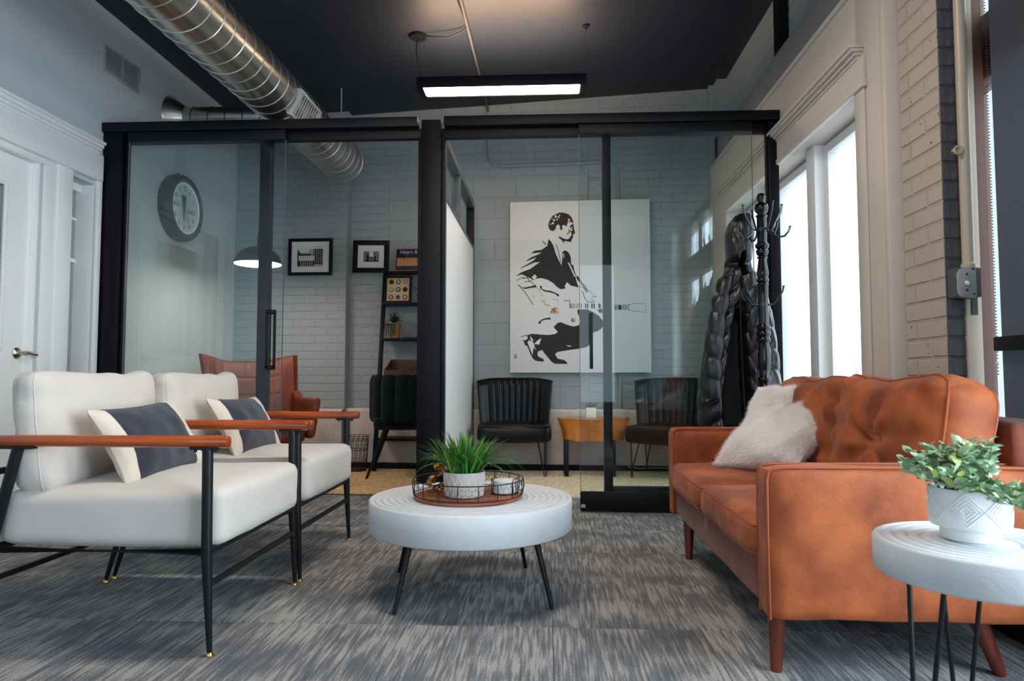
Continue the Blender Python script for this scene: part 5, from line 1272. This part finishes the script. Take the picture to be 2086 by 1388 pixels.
# wall vent
vt = thing('wall_vent', 'white double louvre air vent high on the left wall', 'vent', (-2.98, 4.56, 3.02))
y0, y1, z0, z1 = 4.365, 4.765, 2.918, 3.112
part('frame', M().box(XL,-2.97,y0,y1,z1-0.018,z1).box(XL,-2.97,y0,y1,z0,z0+0.018).box(XL,-2.97,y0,y0+0.018,z0+0.018,z1-0.018).box(XL,-2.97,y1-0.018,y1,z0+0.018,z1-0.018).box(XL,-2.97,(y0+y1)/2-0.008,(y0+y1)/2+0.008,z0+0.018,z1-0.018), m_vent, vt, bevel=0.002)
part('backing', M().box(XL+0.0005,-2.978,y0+0.018,y1-0.018,z0+0.018,z1-0.018), m_steel, vt)
for k in range(13):
    z = z0+0.028+0.0122*k
    part('louvre', M().bar((-2.974,y0+0.018,z),(-2.974,y1-0.018,z),0.010,0.0025,(0.5,0,1)), m_vent, vt)
# linear pendant light
LT = thing('linear_pendant_light', 'long black linear pendant lamp glowing warm white', 'pendant lamp', (-0.32, 4.965, 2.98))
lx0, lx1, ly0, ly1 = -0.945, 0.302, 4.87, 5.07
m = M().box(lx0,lx1,ly0,ly0+0.012,2.975,3.055).box(lx0,lx1,ly1-0.012,ly1,2.975,3.055).box(lx0,lx0+0.045,ly0+0.012,ly1-0.012,2.975,3.055).box(lx1-0.045,lx1,ly0+0.012,ly1-0.012,2.975,3.055).box(lx0+0.045,lx1-0.045,ly0+0.012,ly1-0.012,3.0,3.03)
part('housing', m, m_blackfr, LT, bevel=0.002)
part('diffuser', M().box(lx0+0.05,lx1-0.05,ly0+0.016,ly1-0.016,2.982,2.990), m_emit, LT, label='glowing warm white diffuser')
part('upper_diffuser', M().box(lx0+0.05,lx1-0.05,ly0+0.03,ly1-0.03,3.036,3.044), m_emitup, LT, label='glowing upper diffuser')
part('canopy', M().lathe([(0.001,CZ(-0.95)-0.022),(0.062,CZ(-0.95)-0.022),(0.066,CZ(-0.95)-0.01),(0.066,CZ(-0.95)+0.01)], (-0.955,4.97,0), 32), m_black, LT)
part('canopy', M().lathe([(0.001,CZ(0.30)-0.03),(0.006,CZ(0.30)-0.028),(0.008,CZ(0.30)-0.016),(0.026,CZ(0.30)-0.012),(0.028,CZ(0.30)+0.01)], (0.305,4.97,0), 24), m_black, LT)
part('suspension_cable', M().rod((0.295,4.97,3.05),(0.305,4.97,CZ(0.3)-0.02),0.0012), m_hook, LT)
part('suspension_cable', M().rod((-0.925,4.97,3.05),(-0.945,4.97,CZ(-0.95)-0.02),0.0012), m_hook, LT)
part('power_cable', M().tube([(-0.915,4.97,3.05),(-0.925,4.96,3.12),(-0.955,4.955,3.22),(-0.965,4.955,3.32),(-0.95,4.96,CZ(-0.95)-0.02)], 0.0042, 8), m_black, LT)
part('power_cable', M().tube([(-0.90,4.955,CZ(-0.95)-0.012),(-0.82,4.93,3.385),(-0.72,4.93,3.375),(-0.62,4.90,3.40),(-0.565,4.86,CZ(-0.56)-0.012),(-0.575,4.78,CZ(-0.57)-0.012),(-0.600,4.5,CZ(-0.6)-0.012),(-0.64,4.0,CZ(-0.64)-0.012),(-0.66,3.0,CZ(-0.66)-0.012)], 0.0042, 8), m_black, LT)
# conduits
cz_ = CZ(-0.55)-0.012
solo('ceiling_conduit', M().tube([(-0.585,3.0,cz_),(-0.575,4.5,cz_),(-0.55,6.25,cz_),(-0.545,6.31,cz_-0.02),(-0.543,6.335,cz_-0.06)], 0.011, 10), m_cconduit, 'thin dark conduit running along the ceiling to the back wall', 'conduit', (-0.57, 4.5, cz_))
wcn = thing('wall_conduit', 'grey painted conduit bending along the back brick wall', 'conduit', WBO, WBR)
pth = [(-0.545,-0.018,3.42),(-0.53,-0.018,2.92)] + [(-0.53+0.085-0.085*cos(radians(a)),-0.018,2.92-0.085*sin(radians(a))) for a in (15,30,45,60,75,90)] + [(0.57,-0.018,2.845)] + [(0.57+0.10*sin(radians(a)),-0.018,2.745+0.10*cos(radians(a))) for a in (15,30,45,60,75,90)] + [(0.672,-0.018,2.50),(0.678,-0.018,0.56)]
part('pipe', M().tube(pth, 0.0115, 10), m_steel, wcn, local=True)
part('coupling', M().rod((-0.5355,-0.018,3.08),(-0.535,-0.018,3.02),0.0165), m_steel, wcn, local=True)
part('junction_cover', M().box(0.395,0.402,-0.014,-0.004,2.40,2.70).box(0.395,0.52,-0.014,-0.004,2.70,2.707), m_beam, wcn, local=True)
# near pier: conduit, switch, eyebolt
sw = thing('light_switch', 'old grey metal light switch box on a conduit at the brick pier', 'light switch', (1.60, 2.66, 1.21))
part('conduit', M().rod((1.611,2.668,1.27),(1.611,2.668,3.3),0.0215,n=16), m_conduit2, sw)
part('locknut', M().lathe([(0.001,1.262),(0.026,1.262),(0.026,1.278),(0.020,1.285),(0.001,1.285)], (1.611,2.668,0), 16), m_conduit2, sw)
bxs = part('box', M().box(1.545,1.640,2.640,2.695,1.150,1.262), m_pierd, sw, bevel=0.004)
pl2 = part('cover_plate', M().add([(1.548,2.630,1.17),(1.556,2.630,1.15),(1.606,2.630,1.145),(1.615,2.630,1.152),(1.615,2.630,1.262),(1.606,2.630,1.270),(1.556,2.630,1.255),(1.548,2.630,1.238)] + [(1.548,2.640,1.17),(1.556,2.640,1.15),(1.606,2.640,1.145),(1.615,2.640,1.152),(1.615,2.640,1.262),(1.606,2.640,1.270),(1.556,2.640,1.255),(1.548,2.640,1.238)], [(0,1,2,3,4,5,6,7),(15,14,13,12,11,10,9,8)]+[(i,(i+1)%8,8+(i+1)%8,8+i) for i in range(8)]), m_switch, sw, bevel=0.001)
part('toggle', M().bar((1.578,2.632,1.206),(1.570,2.606,1.196),0.010,0.012), m_line, pl2, bevel=0.002)
for x, z in ((1.580,1.236),(1.580,1.176),(1.606,1.160),(1.603,1.256)): part('screw', M().lathe([(0.001,2.6285),(0.004,2.6285),(0.004,2.631)], (x,0,z), 10, 'Y'), m_hook, pl2)
part('strap', M().box(1.618,1.640,2.668,2.676,1.085,1.15), m_pierd, sw)
solo('eyebolt', M().tube([(1.565,2.665+0*k,1.72) for k in range(1)] + [(1.578+0.0,2.69,1.716),(1.578,2.66,1.716)], 0.005, 8).tube([(1.578+0.014*cos(2*pi*k/20),2.652,1.716+0.014*sin(2*pi*k/20)) for k in range(20)], 0.005, 8, closed=True), m_conduit2, 'painted iron eyebolt screwed into the brick pier', 'eyebolt', (1.578, 2.66, 1.716))
# roller shade
rs = thing('roller_shade', 'charcoal roller shade drawn down over the shop window by the brick pier', 'shade', (1.70, 2.2, 1.5))
def shadef(u, v): return (1.700+0.006*sin(u*23)+0.004*sin(u*9+v*2), 1.74+(2.622-1.74)*u, 0.14+(2.70-0.14)*v)
part('fabric', M().grid(shadef, 60, 10), m_shade, rs, smooth=180)
part('roller_tube', M().rod((1.71,1.74,2.70),(1.71,2.63,2.70),0.028,n=20), m_blackfr, rs)
part('hem_bar', M().box(1.69,1.712,1.74,2.622,0.12,0.145), m_blackfr, rs)
part('push_bar', M().box(1.655,1.685,1.78,2.612,0.945,0.997), m_blackfr, rs, bevel=0.004)
m = M()
for (y, x) in ((2.640,1.688), (2.626,1.700)):
    for k in range(154): m.ball((x, y, 0.86+0.0118*k), 0.0028, 5, 4)
part('bead_chain', m, m_hook, rs, kind='stuff')
part('chain_weight', M().ball((1.688,2.640,0.90), 0.007, 10, 8, (1,1,1.3)), m_line, rs)

# bare shrubs outside the tall window
rt = random.Random(3)
for (x, y, h, lab) in ((4.2, 8.6, 1.7, 'bare twiggy shrub outside the tall window, the farther one'), (3.6, 6.6, 1.3, 'bare twiggy shrub outside the tall window, the nearer one')):
    t = thing('bare_shrub', lab, 'shrub', (x, y, -0.25), group='bare shrubs outside')
    m = M()
    for k in range(26):
        a = rt.uniform(0, 2*pi); p = Vector((x+rt.uniform(-.1,.1), y+rt.uniform(-.1,.1), -0.25)); pth = [p]; d = Vector((cos(a)*0.35, sin(a)*0.35, 1)).normalized(); L = h*rt.uniform(0.6,1.1)
        for s_ in range(6):
            p = p + d*L/6; d = (d + Vector((rt.uniform(-.25,.25), rt.uniform(-.25,.25), rt.uniform(-.05,.1)))).normalized(); pth.append(p)
            if s_ > 1:
                e = (d + Vector((rt.uniform(-.9,.9), rt.uniform(-.9,.9), 0.2))).normalized(); m.tube([p, p+e*L*0.14, p+e*L*0.22+Vector((0,0,0.05))], [0.003,0.002,0.001], 4)
        m.tube(pth, [0.007,0.006,0.005,0.004,0.0035,0.003,0.0015], 5)
    part('branches', m, m_twig, t, kind='stuff')
